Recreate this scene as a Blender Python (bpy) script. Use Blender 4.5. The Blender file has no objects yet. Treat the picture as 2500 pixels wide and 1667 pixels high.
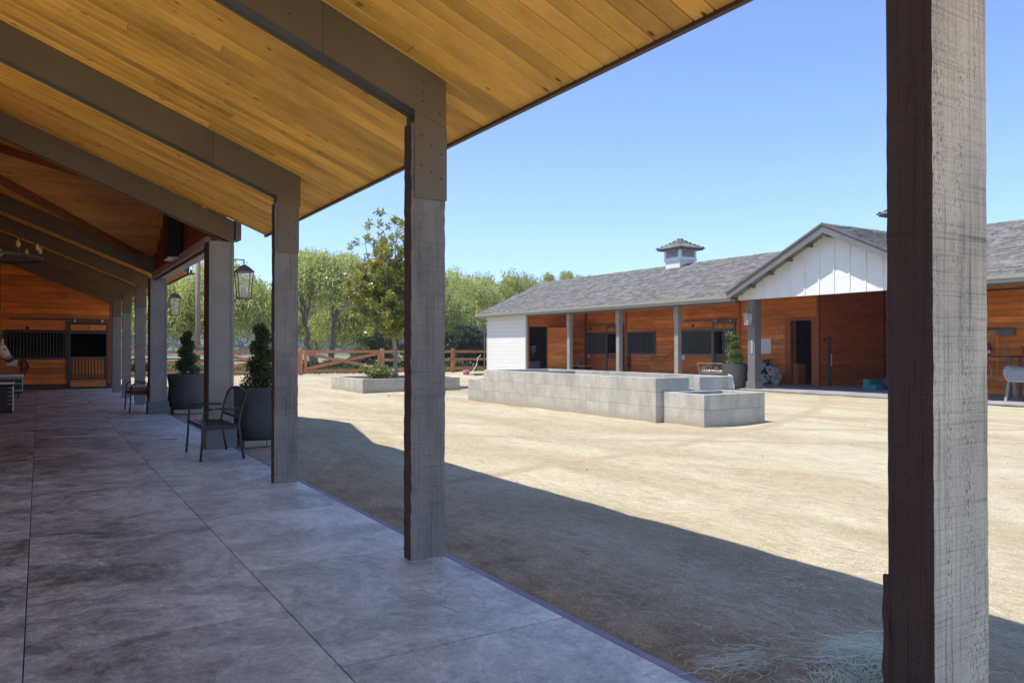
import bpy, bmesh, math, random
import numpy as np
from mathutils import Vector, Matrix

random.seed(7); RNG = np.random.default_rng(7)
scene = bpy.context.scene
COL = scene.collection

# ------------------------------------------------------------------ camera, sky, sun, exposure
cam_d = bpy.data.cameras.new('camera'); cam = bpy.data.objects.new('camera', cam_d); COL.objects.link(cam)
F = 1892.0
cam_d.sensor_width = 36.0; cam_d.lens = 36.0 * F / 2500.0
cam_d.clip_start = 0.05; cam_d.clip_end = 3000
cam.location = (0, 0, 1.35)
cam.rotation_euler = (math.radians(90) + math.atan(16.5 / F), 0, -math.atan(1155.0 / F))
scene.camera = cam

world = bpy.data.worlds.new('World'); scene.world = world; world.use_nodes = True
SUN = Vector((-0.47, 0.12, 1.0)).normalized()          # towards the sun
wn = world.node_tree; wn.nodes.clear()
sky = wn.nodes.new('ShaderNodeTexSky'); sky.sky_type = 'NISHITA'; sky.sun_disc = False
sky.sun_elevation = math.asin(SUN.z); sky.sun_rotation = math.atan2(SUN.x, SUN.y) % (2 * math.pi)
sky.altitude = 2200; sky.air_density = 0.85; sky.dust_density = 0.0; sky.ozone_density = 5.5
bg = wn.nodes.new('ShaderNodeBackground'); bg.inputs[1].default_value = 0.15
wo = wn.nodes.new('ShaderNodeOutputWorld')
hs = wn.nodes.new('ShaderNodeHueSaturation'); hs.inputs['Saturation'].default_value = 1.0
wn.links.new(sky.outputs[0], hs.inputs['Color']); wbal = wn.nodes.new('ShaderNodeMix'); wbal.data_type = 'RGBA'; wbal.blend_type = 'MULTIPLY'; wbal.inputs[0].default_value = 1.0; wbal.inputs[7].default_value = (1.01, 0.955, 0.97, 1)   # white balance of the camera
wn.links.new(hs.outputs[0], wbal.inputs[6]); wn.links.new(wbal.outputs[2], bg.inputs[0]); wn.links.new(bg.outputs[0], wo.inputs[0])

sl = bpy.data.lights.new('sun', 'SUN'); sl.energy = 2.9; sl.angle = math.radians(0.5); sl.color = (1.0, 0.955, 0.87)
so = bpy.data.objects.new('sun', sl); COL.objects.link(so); so.location = (0, 0, 30)
so.rotation_euler = SUN.to_track_quat('Z', 'Y').to_euler()

scene.view_settings.view_transform = 'Standard'; scene.view_settings.look = 'None'
scene.view_settings.exposure = 1.12; scene.view_settings.gamma = 1.0
scene.view_settings.use_curve_mapping = False
scene.cycles.max_bounces = 8; scene.cycles.diffuse_bounces = 5; scene.cycles.transparent_max_bounces = 12

# ------------------------------------------------------------------ materials
def nd(t, typ, **kw):
    n = t.nodes.new(typ)
    for k, v in kw.items(): setattr(n, k, v)
    return n
def newmat(name):
    m = bpy.data.materials.new(name); m.use_nodes = True
    t = m.node_tree; b = t.nodes['Principled BSDF']
    return m, t, b
def math_(t, op, a, b=None, clamp=False):
    n = nd(t, 'ShaderNodeMath', operation=op); n.use_clamp = clamp
    for i, v in enumerate((a, b)):
        if v is None: continue
        if isinstance(v, (int, float)): n.inputs[i].default_value = v
        else: t.links.new(v, n.inputs[i])
    return n.outputs[0]
def pos(t, scale=(1, 1, 1), rnd=0.0, rot=(0, 0, 0)):
    g = nd(t, 'ShaderNodeNewGeometry'); m = nd(t, 'ShaderNodeMapping')
    m.inputs['Scale'].default_value = scale; m.inputs['Rotation'].default_value = rot
    src = g.outputs['Position']
    t.links.new(src, m.inputs['Vector'])
    out = m.outputs[0]
    if rnd:
        oi = nd(t, 'ShaderNodeObjectInfo'); c = nd(t, 'ShaderNodeCombineXYZ')
        r = math_(t, 'MULTIPLY', oi.outputs['Random'], rnd)
        for i in range(3): t.links.new(r, c.inputs[i])
        a = nd(t, 'ShaderNodeVectorMath', operation='ADD'); t.links.new(out, a.inputs[0]); t.links.new(c.outputs[0], a.inputs[1]); out = a.outputs[0]
    return out
def noise(t, vec, scale=5, detail=4, rough=0.55, dist=0.0):
    n = nd(t, 'ShaderNodeTexNoise'); n.inputs['Scale'].default_value = scale; n.inputs['Detail'].default_value = detail
    n.inputs['Roughness'].default_value = rough; n.inputs['Distortion'].default_value = dist
    t.links.new(vec, n.inputs['Vector']); return n.outputs['Fac']
def rng(t, v, a, b, c, d):
    n = nd(t, 'ShaderNodeMapRange'); t.links.new(v, n.inputs[0])
    for i, x in enumerate((a, b, c, d)): n.inputs[i + 1].default_value = x
    return n.outputs[0]
def scalec(t, col, fac):
    n = nd(t, 'ShaderNodeVectorMath', operation='SCALE')
    if isinstance(col, tuple): n.inputs[0].default_value = col[:3]
    else: t.links.new(col, n.inputs[0])
    if isinstance(fac, (int, float)): n.inputs['Scale'].default_value = fac
    else: t.links.new(fac, n.inputs['Scale'])
    return n.outputs[0]
def mix(t, f, a, b):
    n = nd(t, 'ShaderNodeMix', data_type='RGBA')
    if isinstance(f, (int, float)): n.inputs[0].default_value = f
    else: t.links.new(f, n.inputs[0])
    for k, v in ((6, a), (7, b)):
        if isinstance(v, tuple): n.inputs[k].default_value = (*v[:3], 1)
        else: t.links.new(v, n.inputs[k])
    return n.outputs[2]
def bump(t, b, h, strength=0.3, dist=0.01):
    n = nd(t, 'ShaderNodeBump'); n.inputs['Strength'].default_value = strength; n.inputs['Distance'].default_value = dist
    t.links.new(h, n.inputs['Height']); t.links.new(n.outputs[0], b.inputs['Normal'])

def plain(name, col, rough=0.6, var=0.2, scale=4.0, metal=0.0, bmp=0.15, bs=60.0, orand=0.0, spec=0.5):
    m, t, b = newmat(name)
    v = noise(t, pos(t, rnd=13.0), scale, 5, 0.6)
    f = rng(t, v, 0.3, 0.7, 1 - var, 1 + var)
    if orand:
        oi = nd(t, 'ShaderNodeObjectInfo'); f = math_(t, 'MULTIPLY', f, rng(t, oi.outputs['Random'], 0, 1, 1 - orand, 1 + orand))
    t.links.new(scalec(t, col, f), b.inputs['Base Color'])
    b.inputs['Roughness'].default_value = rough; b.inputs['Metallic'].default_value = metal
    b.inputs['Specular IOR Level'].default_value = spec
    if bmp: bump(t, b, noise(t, pos(t), bs, 3), bmp, 0.004)
    return m

def wood(name, cola, colb, axis, rough=0.55, orand=0.16, knot=0.85, grain=0.28, kd=1.0, spec=0.4):
    """boards: grain along axis, knots, a tone of its own for each board"""
    m, t, b = newmat(name)
    s = [16, 16, 16]; s[axis] = 0.8
    v = noise(t, pos(t, tuple(s), rnd=57.0), 2.6, 6, 0.65, 0.6)
    base = mix(t, rng(t, v, 0.3, 0.72, 0, 1), cola, colb)
    s2 = [0.7, 0.7, 0.7]; s2[axis] = 0.25
    v2 = noise(t, pos(t, tuple(s2), rnd=21.0), 4, 3)
    f = rng(t, v2, 0.3, 0.7, 1 - grain * 0.6, 1 + grain * 0.6)
    oi = nd(t, 'ShaderNodeObjectInfo')
    f = math_(t, 'MULTIPLY', f, rng(t, oi.outputs['Random'], 0, 1, 1 - orand, 1 + orand))
    s3 = [9.0, 9.0, 9.0]; s3[axis] = 3.6 * kd
    vo = nd(t, 'ShaderNodeTexVoronoi'); vo.inputs['Scale'].default_value = 1.0
    t.links.new(pos(t, tuple(s3), rnd=31.0), vo.inputs['Vector'])
    k = rng(t, vo.outputs['Distance'], 0.06, 0.16, 1 - knot, 1.0)
    sel = math_(t, 'GREATER_THAN', nd_sep(t, vo.outputs['Color']), 0.5)
    k = math_(t, 'MAXIMUM', k, math_(t, 'SUBTRACT', 1.0, sel))
    f = math_(t, 'MULTIPLY', f, k)
    t.links.new(scalec(t, base, f), b.inputs['Base Color'])
    b.inputs['Roughness'].default_value = rough; b.inputs['Specular IOR Level'].default_value = spec
    bump(t, b, v, 0.12, 0.004)
    return m
def nd_sep(t, c):
    n = nd(t, 'ShaderNodeSeparateColor'); t.links.new(c, n.inputs[0]); return n.outputs[0]

PINE = wood('ceiling_pine', (0.97, 0.56, 0.115), (0.90, 0.42, 0.06), 0, rough=0.5, orand=0.2, grain=0.45)
PINE_R = wood('ceiling_pine_rosy', (0.93, 0.48, 0.11), (0.82, 0.35, 0.06), 0, rough=0.5, orand=0.13)
RED_X = wood('redwood_x', (0.78, 0.25, 0.038), (0.58, 0.15, 0.020), 0, orand=0.22, grain=0.4)
RED_Y = wood('redwood_y', (0.78, 0.25, 0.038), (0.58, 0.15, 0.020), 1, orand=0.22, grain=0.4)
RED_Z = wood('redwood_z', (0.44, 0.125, 0.03), (0.30, 0.07, 0.016), 2, orand=0.15)
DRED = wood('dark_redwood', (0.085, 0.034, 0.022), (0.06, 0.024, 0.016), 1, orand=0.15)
FENCE = wood('fence_paint', (0.50, 0.215, 0.11), (0.41, 0.17, 0.085), 0, orand=0.08, knot=0.25)
STEEL = plain('brown_grey_cladding', (0.165, 0.123, 0.072), 0.5, 0.14, 1.5, bmp=0.08)
STEELD = plain('dark_beam_timber', (0.12, 0.11, 0.10), 0.75, 0.25, 3, bmp=0.3)
GREYPAINT = plain('grey_painted_trim', (0.15, 0.145, 0.14), 0.55, 0.10, 2, bmp=0.08)
GREYPOST = plain('grey_post_paint', (0.27, 0.25, 0.225), 0.7, 0.15, 3, bmp=0.2)
FASCIA = plain('taupe_fascia', (0.33, 0.31, 0.27), 0.5, 0.06, 2, bmp=0.05)
IRON = plain('dark_iron', (0.045, 0.046, 0.048), 0.45, 0.2, 5, bmp=0.1)
IRONG = plain('grey_iron', (0.10, 0.105, 0.108), 0.45, 0.15, 5, bmp=0.1)
CHAIRM = plain('bronze_black_steel', (0.032, 0.028, 0.026), 0.42, 0.2, 12, bmp=0.1)
WHITE = plain('white_siding', (0.70, 0.69, 0.655), 0.6, 0.03, 1.5, bmp=0.05, orand=0.02)
WHITEG = plain('white_gable', (0.72, 0.72, 0.69), 0.6, 0.03, 1.5, bmp=0.05, orand=0.015)
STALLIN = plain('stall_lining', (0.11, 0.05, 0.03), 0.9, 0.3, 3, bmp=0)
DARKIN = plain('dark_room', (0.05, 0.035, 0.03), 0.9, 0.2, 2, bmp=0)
BLACK = plain('black_rubber', (0.015, 0.015, 0.016), 0.7, 0.2, 5)
CREAM = plain('cream_cushion', (0.78, 0.72, 0.60), 0.85, 0.06, 4)
TAN = plain('tan_leather', (0.42, 0.17, 0.07), 0.6, 0.2, 6)
POTM = plain('charcoal_planter', (0.062, 0.062, 0.066), 0.62, 0.22, 3, bmp=0.25, bs=25)
SOIL = plain('soil', (0.10, 0.075, 0.05), 0.95, 0.4, 12, bmp=0.6)
LAMPM = plain('lantern_bronze', (0.11, 0.10, 0.09), 0.5, 0.15, 6)
LAMPW = plain('lantern_grey', (0.24, 0.22, 0.20), 0.5, 0.15, 6)
SILVER = plain('aluminium_edge', (0.55, 0.52, 0.48), 0.35, 0.1, 5, metal=0.8)
TRUNKBR = plain('trunk_brown', (0.05, 0.022, 0.016), 0.5, 0.25, 3)
TRUNKGR = plain('trunk_green', (0.012, 0.055, 0.045), 0.45, 0.15, 3)
BUCKETO = plain('orange_plastic', (0.80, 0.22, 0.02), 0.45, 0.06, 3)
PURPLE = plain('purple_plastic', (0.16, 0.07, 0.30), 0.5, 0.1, 3)
TEAL = plain('teal_plastic', (0.05, 0.22, 0.24), 0.5, 0.12, 3)
REDP = plain('red_paint', (0.55, 0.02, 0.015), 0.4, 0.08, 3)
YEL = plain('yellow_handle', (0.72, 0.42, 0.02), 0.5, 0.08, 3)
PINKP = plain('faded_pink_plastic', (0.35, 0.14, 0.17), 0.6, 0.1, 3)
WBOARD = plain('white_board', (0.72, 0.70, 0.72), 0.35, 0.03, 1)
BARK = plain('bark_brown', (0.27, 0.20, 0.15), 0.9, 0.35, 9, bmp=0.8, bs=14)
BARKP = plain('bark_pale', (0.36, 0.30, 0.24), 0.9, 0.2, 9, bmp=0.5, bs=20)
POLE = plain('weathered_pole', (0.30, 0.21, 0.17), 0.9, 0.2, 4, bmp=0.4)
WATERM = plain('still_water', (0.05, 0.065, 0.055), 0.06, 0.2, 2, bmp=0.05, bs=8)
FLOWER = plain('white_petals', (0.85, 0.80, 0.70), 0.7, 0.1, 20)
EDGE = plain('slab_edge_form', (0.26, 0.235, 0.29), 0.6, 0.25, 3)

def gate_glass():
    m, t, b = newmat('lantern_glass')
    b.inputs['Base Color'].default_value = (0.9, 0.88, 0.8, 1); b.inputs['Roughness'].default_value = 0.08
    b.inputs['Alpha'].default_value = 0.22
    return m
GLASS = gate_glass()
def bulbm():
    m, t, b = newmat('candle_bulb'); b.inputs['Base Color'].default_value = (0.85, 0.62, 0.32, 1)
    b.inputs['Roughness'].default_value = 0.15; b.inputs['Transmission Weight'].default_value = 0.3; return m
BULB = bulbm()

def post_mat(name, base, dark, worn, density):
    """rough sawn timber with rows of incising cuts; worn = share of stain rubbed off"""
    m, t, b = newmat(name)
    g = nd(t, 'ShaderNodeNewGeometry'); sp = nd(t, 'ShaderNodeSeparateXYZ'); t.links.new(g.outputs['Position'], sp.inputs[0])
    u = math_(t, 'ADD', sp.outputs[0], sp.outputs[1])
    cb = nd(t, 'ShaderNodeCombineXYZ'); t.links.new(sp.outputs[2], cb.inputs[0]); t.links.new(u, cb.inputs[1])
    wv = noise(t, pos(t, (1, 1, 1)), 6, 3)
    wob = nd(t, 'ShaderNodeVectorMath', operation='ADD'); t.links.new(cb.outputs[0], wob.inputs[0])
    wsc = scalec(t, (0.01, 0.02, 0.0), math_(t, 'SUBTRACT', wv, 0.5)); t.links.new(wsc, wob.inputs[1])
    br = nd(t, 'ShaderNodeTexBrick'); t.links.new(wob.outputs[0], br.inputs['Vector'])
    br.inputs['Scale'].default_value = 1.0; br.inputs['Brick Width'].default_value = 0.0145; br.inputs['Row Height'].default_value = 0.0068
    br.inputs['Mortar Size'].default_value = 0.0023; br.inputs['Mortar Smooth'].default_value = 0.4
    br.inputs['Color1'].default_value = (0, 0, 0, 1); br.inputs['Color2'].default_value = (0.6, 0.6, 0.6, 1); br.inputs['Mortar'].default_value = (1, 1, 1, 1)
    cut = br.outputs['Color']
    cutv = nd_sep(t, cut)
    patch = noise(t, pos(t, (1, 1, 0.25)), 9, 3)
    inc = rng(t, patch, 0.38, 0.58, 0.0, density)
    lines = noise(t, pos(t, (70, 70, 1.6)), 1.0, 5, 0.7)
    saw = noise(t, pos(t, (1.2, 1.2, 30), rot=(0, 0.12, 0)), 1.0, 2, 0.5)
    band = rng(t, saw, 0.63, 0.74, 0.0, 0.55)
    f = math_(t, 'MULTIPLY', math_(t, 'SUBTRACT', 1.0, cutv), inc)
    f = math_(t, 'MAXIMUM', f, rng(t, lines, 0.5, 0.78, 0.0, 0.9))
    f = math_(t, 'MAXIMUM', f, math_(t, 'MULTIPLY', band, rng(t, lines, 0.35, 0.6, 0.3, 1)))
    patch2 = noise(t, pos(t, (1, 1, 0.5)), 4, 3)
    f = math_(t, 'ADD', f, rng(t, patch2, 0.35, 0.7, 0.0, 0.35), True)
    tick = rng(t, noise(t, pos(t, (1.7, 1.7, 0.55), rnd=3.0), 130, 3, 0.7), 0.52, 0.62, 0, 0.8)
    sawl = noise(t, pos(t, (2, 2, 95), rot=(0, .1, 0)), 1.6, 3, 0.7)
    col = noise(t, pos(t, (9, 9, 0.5)), 1.0, 4, 0.6)
    f = math_(t, 'MAXIMUM', f, math_(t, 'MULTIPLY', tick, rng(t, col, 0.44, 0.58, 0.12 * worn, 1.0 * worn)))
    f = math_(t, 'ADD', f, rng(t, sawl, 0.50, 0.70, 0.0, 0.26), True)
    t.links.new(mix(t, f, base, dark), b.inputs['Base Color'])
    b.inputs['Roughness'].default_value = 0.85; b.inputs['Specular IOR Level'].default_value = 0.25
    h = math_(t, 'SUBTRACT', 1.0, math_(t, 'MULTIPLY', f, 1.0))
    bump(t, b, h, 0.5, 0.002)
    return m
POSTM = post_mat('stained_incised_timber', (0.34, 0.30, 0.255), (0.10, 0.092, 0.088), 0.55, 0.75)
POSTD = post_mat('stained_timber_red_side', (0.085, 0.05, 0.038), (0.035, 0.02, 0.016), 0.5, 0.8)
POSTW = post_mat('pale_incised_timber', (0.84, 0.70, 0.50), (0.11, 0.095, 0.095), 1.0, 0.38)  # paler tone for the closest post's front; its side uses the darker one

def floor_mat():
    m, t, b = newmat('polished_concrete')
    v1 = noise(t, pos(t, (1.0, 0.9, 1), rnd=9.0), 1.3, 10, 0.74, 0.8)
    v2 = noise(t, pos(t, (1.2, 1.0, 1), rot=(0, 0, 0.25)), 5.0, 12, 0.84, 0.6)
    v6 = noise(t, pos(t), 24, 8, 0.8)
    v3 = noise(t, pos(t, (1, 1, 1)), 45, 3, 0.6)
    f = math_(t, 'ADD', math_(t, 'MULTIPLY', v1, 0.55), math_(t, 'MULTIPLY', v2, 0.45))
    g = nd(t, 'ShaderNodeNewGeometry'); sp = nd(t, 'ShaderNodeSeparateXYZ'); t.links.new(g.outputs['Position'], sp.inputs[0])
    shade_ramp = rng(t, sp.outputs[0], -0.1, 1.7, 0.0, 1.0)     # shade put into the colour: darker inward, paler by the posts
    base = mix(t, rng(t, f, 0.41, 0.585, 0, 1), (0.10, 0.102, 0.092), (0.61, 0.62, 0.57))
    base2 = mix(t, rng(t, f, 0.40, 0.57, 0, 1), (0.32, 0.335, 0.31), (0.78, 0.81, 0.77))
    c = mix(t, shade_ramp, base, base2)
    vo = nd(t, 'ShaderNodeTexVoronoi'); vo.inputs['Scale'].default_value = 1.3; t.links.new(pos(t), vo.inputs['Vector'])
    sp2 = math_(t, 'MULTIPLY', rng(t, noise(t, pos(t), 7, 6, 0.8), 0.62, 0.74, 0, 1), rng(t, vo.outputs['Distance'], 0.1, 0.4, 0.7, 0.0))
    c = mix(t, sp2, c, (0.55, 0.52, 0.50))
    sc = noise(t, pos(t, (9, 0.9, 1), rot=(0, 0, 0.35)), 5, 3, 0.5, 0.3)
    c = mix(t, rng(t, sc, 0.74, 0.80, 0, 0.35), c, (0.5, 0.48, 0.47))
    c = scalec(t, c, rng(t, v3, 0.3, 0.7, 0.90, 1.10))
    c = scalec(t, c, rng(t, v6, 0.34, 0.66, 0.80, 1.16))
    dk = math_(t, 'MULTIPLY', rng(t, noise(t, pos(t, (1, 1, 1)), 2.3, 9, 0.8), 0.54, 0.64, 0, 0.65), rng(t, v2, .35, .6, .4, 1))
    c = mix(t, dk, c, (0.10, 0.10, 0.095))
    # round stains where buckets and pots stood
    for (cx, cy, r) in ((1.80, 4.38, 0.10), (1.76, 3.92, 0.085), (1.99, 3.84, 0.10), (1.93, 3.66, 0.12), (1.78, 8.75, 0.12)):
        dv = nd(t, 'ShaderNodeVectorMath', operation='DISTANCE'); wob = nd(t, 'ShaderNodeVectorMath', operation='ADD')
        n3 = nd(t, 'ShaderNodeTexNoise'); n3.inputs['Scale'].default_value = 11; n3.inputs['Detail'].default_value = 7; n3.inputs['Roughness'].default_value = .7; t.links.new(g.outputs['Position'], n3.inputs['Vector'])
        off = nd(t, 'ShaderNodeVectorMath', operation='MULTIPLY_ADD'); t.links.new(n3.outputs['Color'], off.inputs[0]); off.inputs[1].default_value = (0.17, 0.17, 0); off.inputs[2].default_value = (-0.085, -0.085, 0)
        t.links.new(g.outputs['Position'], wob.inputs[0]); t.links.new(off.outputs[0], wob.inputs[1])
        t.links.new(wob.outputs[0], dv.inputs[0]); dv.inputs[1].default_value = (cx, cy, 0)
        inside = rng(t, dv.outputs['Value'], r * 0.55, r, 1, 0)
        rim = math_(t, 'MULTIPLY', rng(t, dv.outputs['Value'], r * 0.92, r, 0, 1), rng(t, dv.outputs['Value'], r, r * 1.15, 1, 0))
        c = mix(t, math_(t, 'MULTIPLY', inside, 0.40), c, (0.50, 0.42, 0.35))
        c = mix(t, math_(t, 'MULTIPLY', rim, rng(t, v2, .44, .56, .0, .75)), c, (0.13, 0.125, 0.125))
    t.links.new(c, b.inputs['Base Color'])
    t.links.new(rng(t, v2, 0.3, 0.7, 0.36, 0.58), b.inputs['Roughness'])
    b.inputs['Specular IOR Level'].default_value = 0.5
    bump(t, b, v3, 0.08, 0.003)
    return m
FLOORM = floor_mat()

def sand_mat():
    m, t, b = newmat('decomposed_granite')
    P1 = pos(t, (0.75, 0.22, 1), rot=(0, 0, 0.15))
    v1 = noise(t, P1, 1.1, 6, 0.6, 0.7)
    v2 = noise(t, pos(t), 3.2, 6, 0.7, 0.4)
    v3 = noise(t, pos(t), 75, 4, 0.8)
    v4 = noise(t, pos(t, (5.5, 0.55, 1), rot=(0, 0, 0.12)), 3.0, 5, 0.7)
    c = mix(t, rng(t, v1, 0.36, 0.62, 0, 1), (0.43, 0.35, 0.22), (0.545, 0.485, 0.34))
    c = mix(t, rng(t, v4, 0.50, 0.66, 0, 0.6), c, (0.385, 0.305, 0.185))
    c = scalec(t, c, rng(t, v2, 0.3, 0.7, 0.92, 1.07))
    c = scalec(t, c, rng(t, v3, 0.35, 0.65, 0.78, 1.16))
    v5 = noise(t, pos(t, (1.6, 0.8, 1), rot=(0, 0, .3)), 11, 6, 0.75)
    c = scalec(t, c, rng(t, v5, 0.36, 0.64, 0.86, 1.10))
    hv_ = nd(t, 'ShaderNodeTexVoronoi'); hv_.inputs['Scale'].default_value = 3.4; t.links.new(pos(t), hv_.inputs['Vector'])
    hoof = math_(t, 'MULTIPLY', rng(t, hv_.outputs['Distance'], .13, .26, 1, 0), math_(t, 'GREATER_THAN', nd_sep(t, hv_.outputs['Color']), .45))
    c = scalec(t, c, math_(t, 'SUBTRACT', 1.0, math_(t, 'MULTIPLY', hoof, .10)))
    fleck = rng(t, noise(t, pos(t), 38, 2, .5), .70, .74, 0, .7)
    c = mix(t, fleck, c, (0.20, 0.15, 0.10))
    g = nd(t, 'ShaderNodeNewGeometry'); sp = nd(t, 'ShaderNodeSeparateXYZ'); t.links.new(g.outputs['Position'], sp.inputs[0])
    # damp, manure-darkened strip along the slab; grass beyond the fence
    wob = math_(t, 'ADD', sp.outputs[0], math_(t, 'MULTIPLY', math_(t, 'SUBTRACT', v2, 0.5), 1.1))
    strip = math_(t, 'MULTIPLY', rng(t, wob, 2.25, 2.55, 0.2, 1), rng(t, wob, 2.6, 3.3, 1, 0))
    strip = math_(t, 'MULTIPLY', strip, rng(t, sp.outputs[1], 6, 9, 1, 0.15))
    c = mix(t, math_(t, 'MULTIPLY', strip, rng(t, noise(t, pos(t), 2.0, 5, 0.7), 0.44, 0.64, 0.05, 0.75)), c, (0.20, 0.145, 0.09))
    # wheel tracks curving across the yard
    for (cx, cy, r) in ((27.0, 31.0, 27.5), (27.0, 31.0, 29.4), (-2, 40, 33.3)):
        dv = nd(t, 'ShaderNodeVectorMath', operation='DISTANCE'); t.links.new(g.outputs['Position'], dv.inputs[0]); dv.inputs[1].default_value = (cx, cy, 0)
        d = math_(t, 'ABSOLUTE', math_(t, 'SUBTRACT', math_(t, 'ADD', dv.outputs['Value'], math_(t, 'MULTIPLY', v2, 0.35)), r + 0.17))
        c = mix(t, math_(t, 'MULTIPLY', rng(t, d, 0.04, 0.22, 0.6, 0), rng(t, v1, 0.4, 0.55, 0.2, 1)), c, (0.36, 0.28, 0.175))
    gr = rng(t, math_(t, 'ADD', sp.outputs[1], math_(t, 'MULTIPLY', v2, 3.0)), 43.0, 46.0, 0, 1)
    grass = mix(t, noise(t, pos(t), 0.25, 5, 0.7), (0.12, 0.17, 0.06), (0.30, 0.28, 0.17))
    c = mix(t, gr, c, grass)
    t.links.new(c, b.inputs['Base Color']); b.inputs['Roughness'].default_value = 0.95; b.inputs['Specular IOR Level'].default_value = 0.15
    h = math_(t, 'ADD', math_(t, 'MULTIPLY', v3, 0.5), math_(t, 'ADD', math_(t, 'MULTIPLY', v2, 1.2), math_(t, 'SUBTRACT', math_(t, 'MULTIPLY', v5, .8), math_(t, 'MULTIPLY', hoof, .55))))
    bump(t, b, h, 0.7, 0.018)
    return m
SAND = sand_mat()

def conc_mat():
    m, t, b = newmat('board_formed_concrete')
    v1 = noise(t, pos(t, (1, 1, 0.7), rnd=20), 2.2, 6, 0.65, 0.6)
    v2 = noise(t, pos(t, (5, 5, 1.2)), 2.0, 5, 0.6)
    c = mix(t, rng(t, v1, 0.35, 0.65, 0, 1), (0.37, 0.35, 0.30), (0.52, 0.495, 0.43))
    c = scalec(t, c, rng(t, v2, 0.3, 0.7, 0.90, 1.08))
    g = nd(t, 'ShaderNodeNewGeometry'); sp = nd(t, 'ShaderNodeSeparateXYZ'); t.links.new(g.outputs['Position'], sp.inputs[0])
    c = mix(t, math_(t, 'MULTIPLY', rng(t, sp.outputs[2], 0.0, 0.16, 0.9, 0), rng(t, v1, .35, .6, .2, 1)), c, (0.33, 0.27, 0.18))
    st = noise(t, pos(t, (2.3, 2.3, .5)), 1.0, 7, 0.75); c = mix(t, rng(t, st, .50, .66, 0, .45), c, (0.27, 0.255, 0.215))
    ho = nd(t, 'ShaderNodeTexVoronoi'); ho.inputs['Scale'].default_value = 14; t.links.new(pos(t), ho.inputs['Vector']); c = mix(t, rng(t, ho.outputs['Distance'], .06, .10, .6, 0), c, (0.22, 0.21, 0.19))
    t.links.new(c, b.inputs['Base Color']); b.inputs['Roughness'].default_value = 0.85
    bump(t, b, noise(t, pos(t), 35, 4), 0.25, 0.004)
    return m
CONC = conc_mat()

def shingle_mat():
    m, t, b = newmat('asphalt_shingle')
    g = nd(t, 'ShaderNodeNewGeometry')
    v = noise(t, pos(t), 1.2, 4)
    v2 = noise(t, pos(t), 150, 2)
    f = math_(t, 'MULTIPLY', rng(t, g.outputs['Random Per Island'], 0, 1, 0.68, 1.30), rng(t, v, 0.3, 0.7, 0.92, 1.08))
    f = math_(t, 'MULTIPLY', f, rng(t, v2, 0.3, 0.7, 0.85, 1.15))
    t.links.new(scalec(t, (0.175, 0.168, 0.158), f), b.inputs['Base Color']); b.inputs['Roughness'].default_value = 0.95
    b.inputs['Specular IOR Level'].default_value = 0.2
    return m
SHIN = shingle_mat()

def leaf_mat(name, ca, cb, cc=None, trans=0.35, rough=0.5, patch=0.6):
    m, t, b = newmat(name)
    g = nd(t, 'ShaderNodeNewGeometry')
    c = mix(t, g.outputs['Random Per Island'], ca, cb)
    v = noise(t, pos(t), patch, 3)
    if cc: c = mix(t, rng(t, v, 0.45, 0.68, 0, 0.85), c, cc)
    c = scalec(t, c, rng(t, noise(t, pos(t), 2.5, 2), 0.3, 0.7, 0.8, 1.2))
    t.links.new(c, b.inputs['Base Color']); b.inputs['Roughness'].default_value = rough; b.inputs['Specular IOR Level'].default_value = 0.3
    tr = nd(t, 'ShaderNodeBsdfTranslucent'); t.links.new(c, tr.inputs[0])
    ms = nd(t, 'ShaderNodeMixShader'); ms.inputs[0].default_value = trans
    out = t.nodes['Material Output']; t.links.new(b.outputs[0], ms.inputs[1]); t.links.new(tr.outputs[0], ms.inputs[2]); t.links.new(ms.outputs[0], out.inputs[0])
    return m
L_PEP = leaf_mat('pepper_leaves', (0.38, 0.43, 0.13), (0.62, 0.65, 0.26), (0.64, 0.63, 0.19), 0.5)
L_PEPD = leaf_mat('pepper_leaves_olive', (0.29, 0.33, 0.10), (0.50, 0.52, 0.18), (0.54, 0.50, 0.12), 0.5)
L_DARK = leaf_mat('dark_shrub_leaves', (0.018, 0.035, 0.015), (0.05, 0.08, 0.03), None, 0.15)
L_MID = leaf_mat('mid_shrub_leaves', (0.05, 0.09, 0.025), (0.12, 0.18, 0.05), (0.2, 0.24, 0.06), 0.3)
L_MAG = leaf_mat('magnolia_leaves', (0.12, 0.18, 0.035), (0.46, 0.49, 0.10), (0.46, 0.36, 0.06), 0.25, 0.3, 1.1)
L_TOP = leaf_mat('topiary_leaves', (0.045, 0.065, 0.022), (0.14, 0.175, 0.06), None, 0.2, 0.4)
L_TOPL = leaf_mat('topiary_leaves_sunny', (0.10, 0.15, 0.04), (0.24, 0.29, 0.09), None, 0.3, 0.4)  # lit copy of topiary_leaves, sunlight put into the leaf colour
L_ROSE = leaf_mat('rose_leaves', (0.07, 0.13, 0.03), (0.20, 0.27, 0.07), (0.33, 0.33, 0.07), 0.3, 0.5, 2.5)
L_HILL = leaf_mat('chaparral', (0.05, 0.075, 0.035), (0.12, 0.14, 0.07), (0.20, 0.18, 0.11), 0.0, 0.9, 0.05)
L_HAY = leaf_mat('hay_blades', (0.50, 0.60, 0.48), (0.85, 0.88, 0.74), (0.80, 0.78, 0.58), 0.2, 0.7, 3.0)
L_STRAW = leaf_mat('straw_blades', (0.45, 0.40, 0.27), (0.70, 0.66, 0.50), None, 0.1, 0.8)
L_STONE = leaf_mat('grit', (0.34, 0.28, 0.19), (0.66, 0.59, 0.45), (0.26, 0.21, 0.15), 0.0, 0.95, 3.0)

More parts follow.
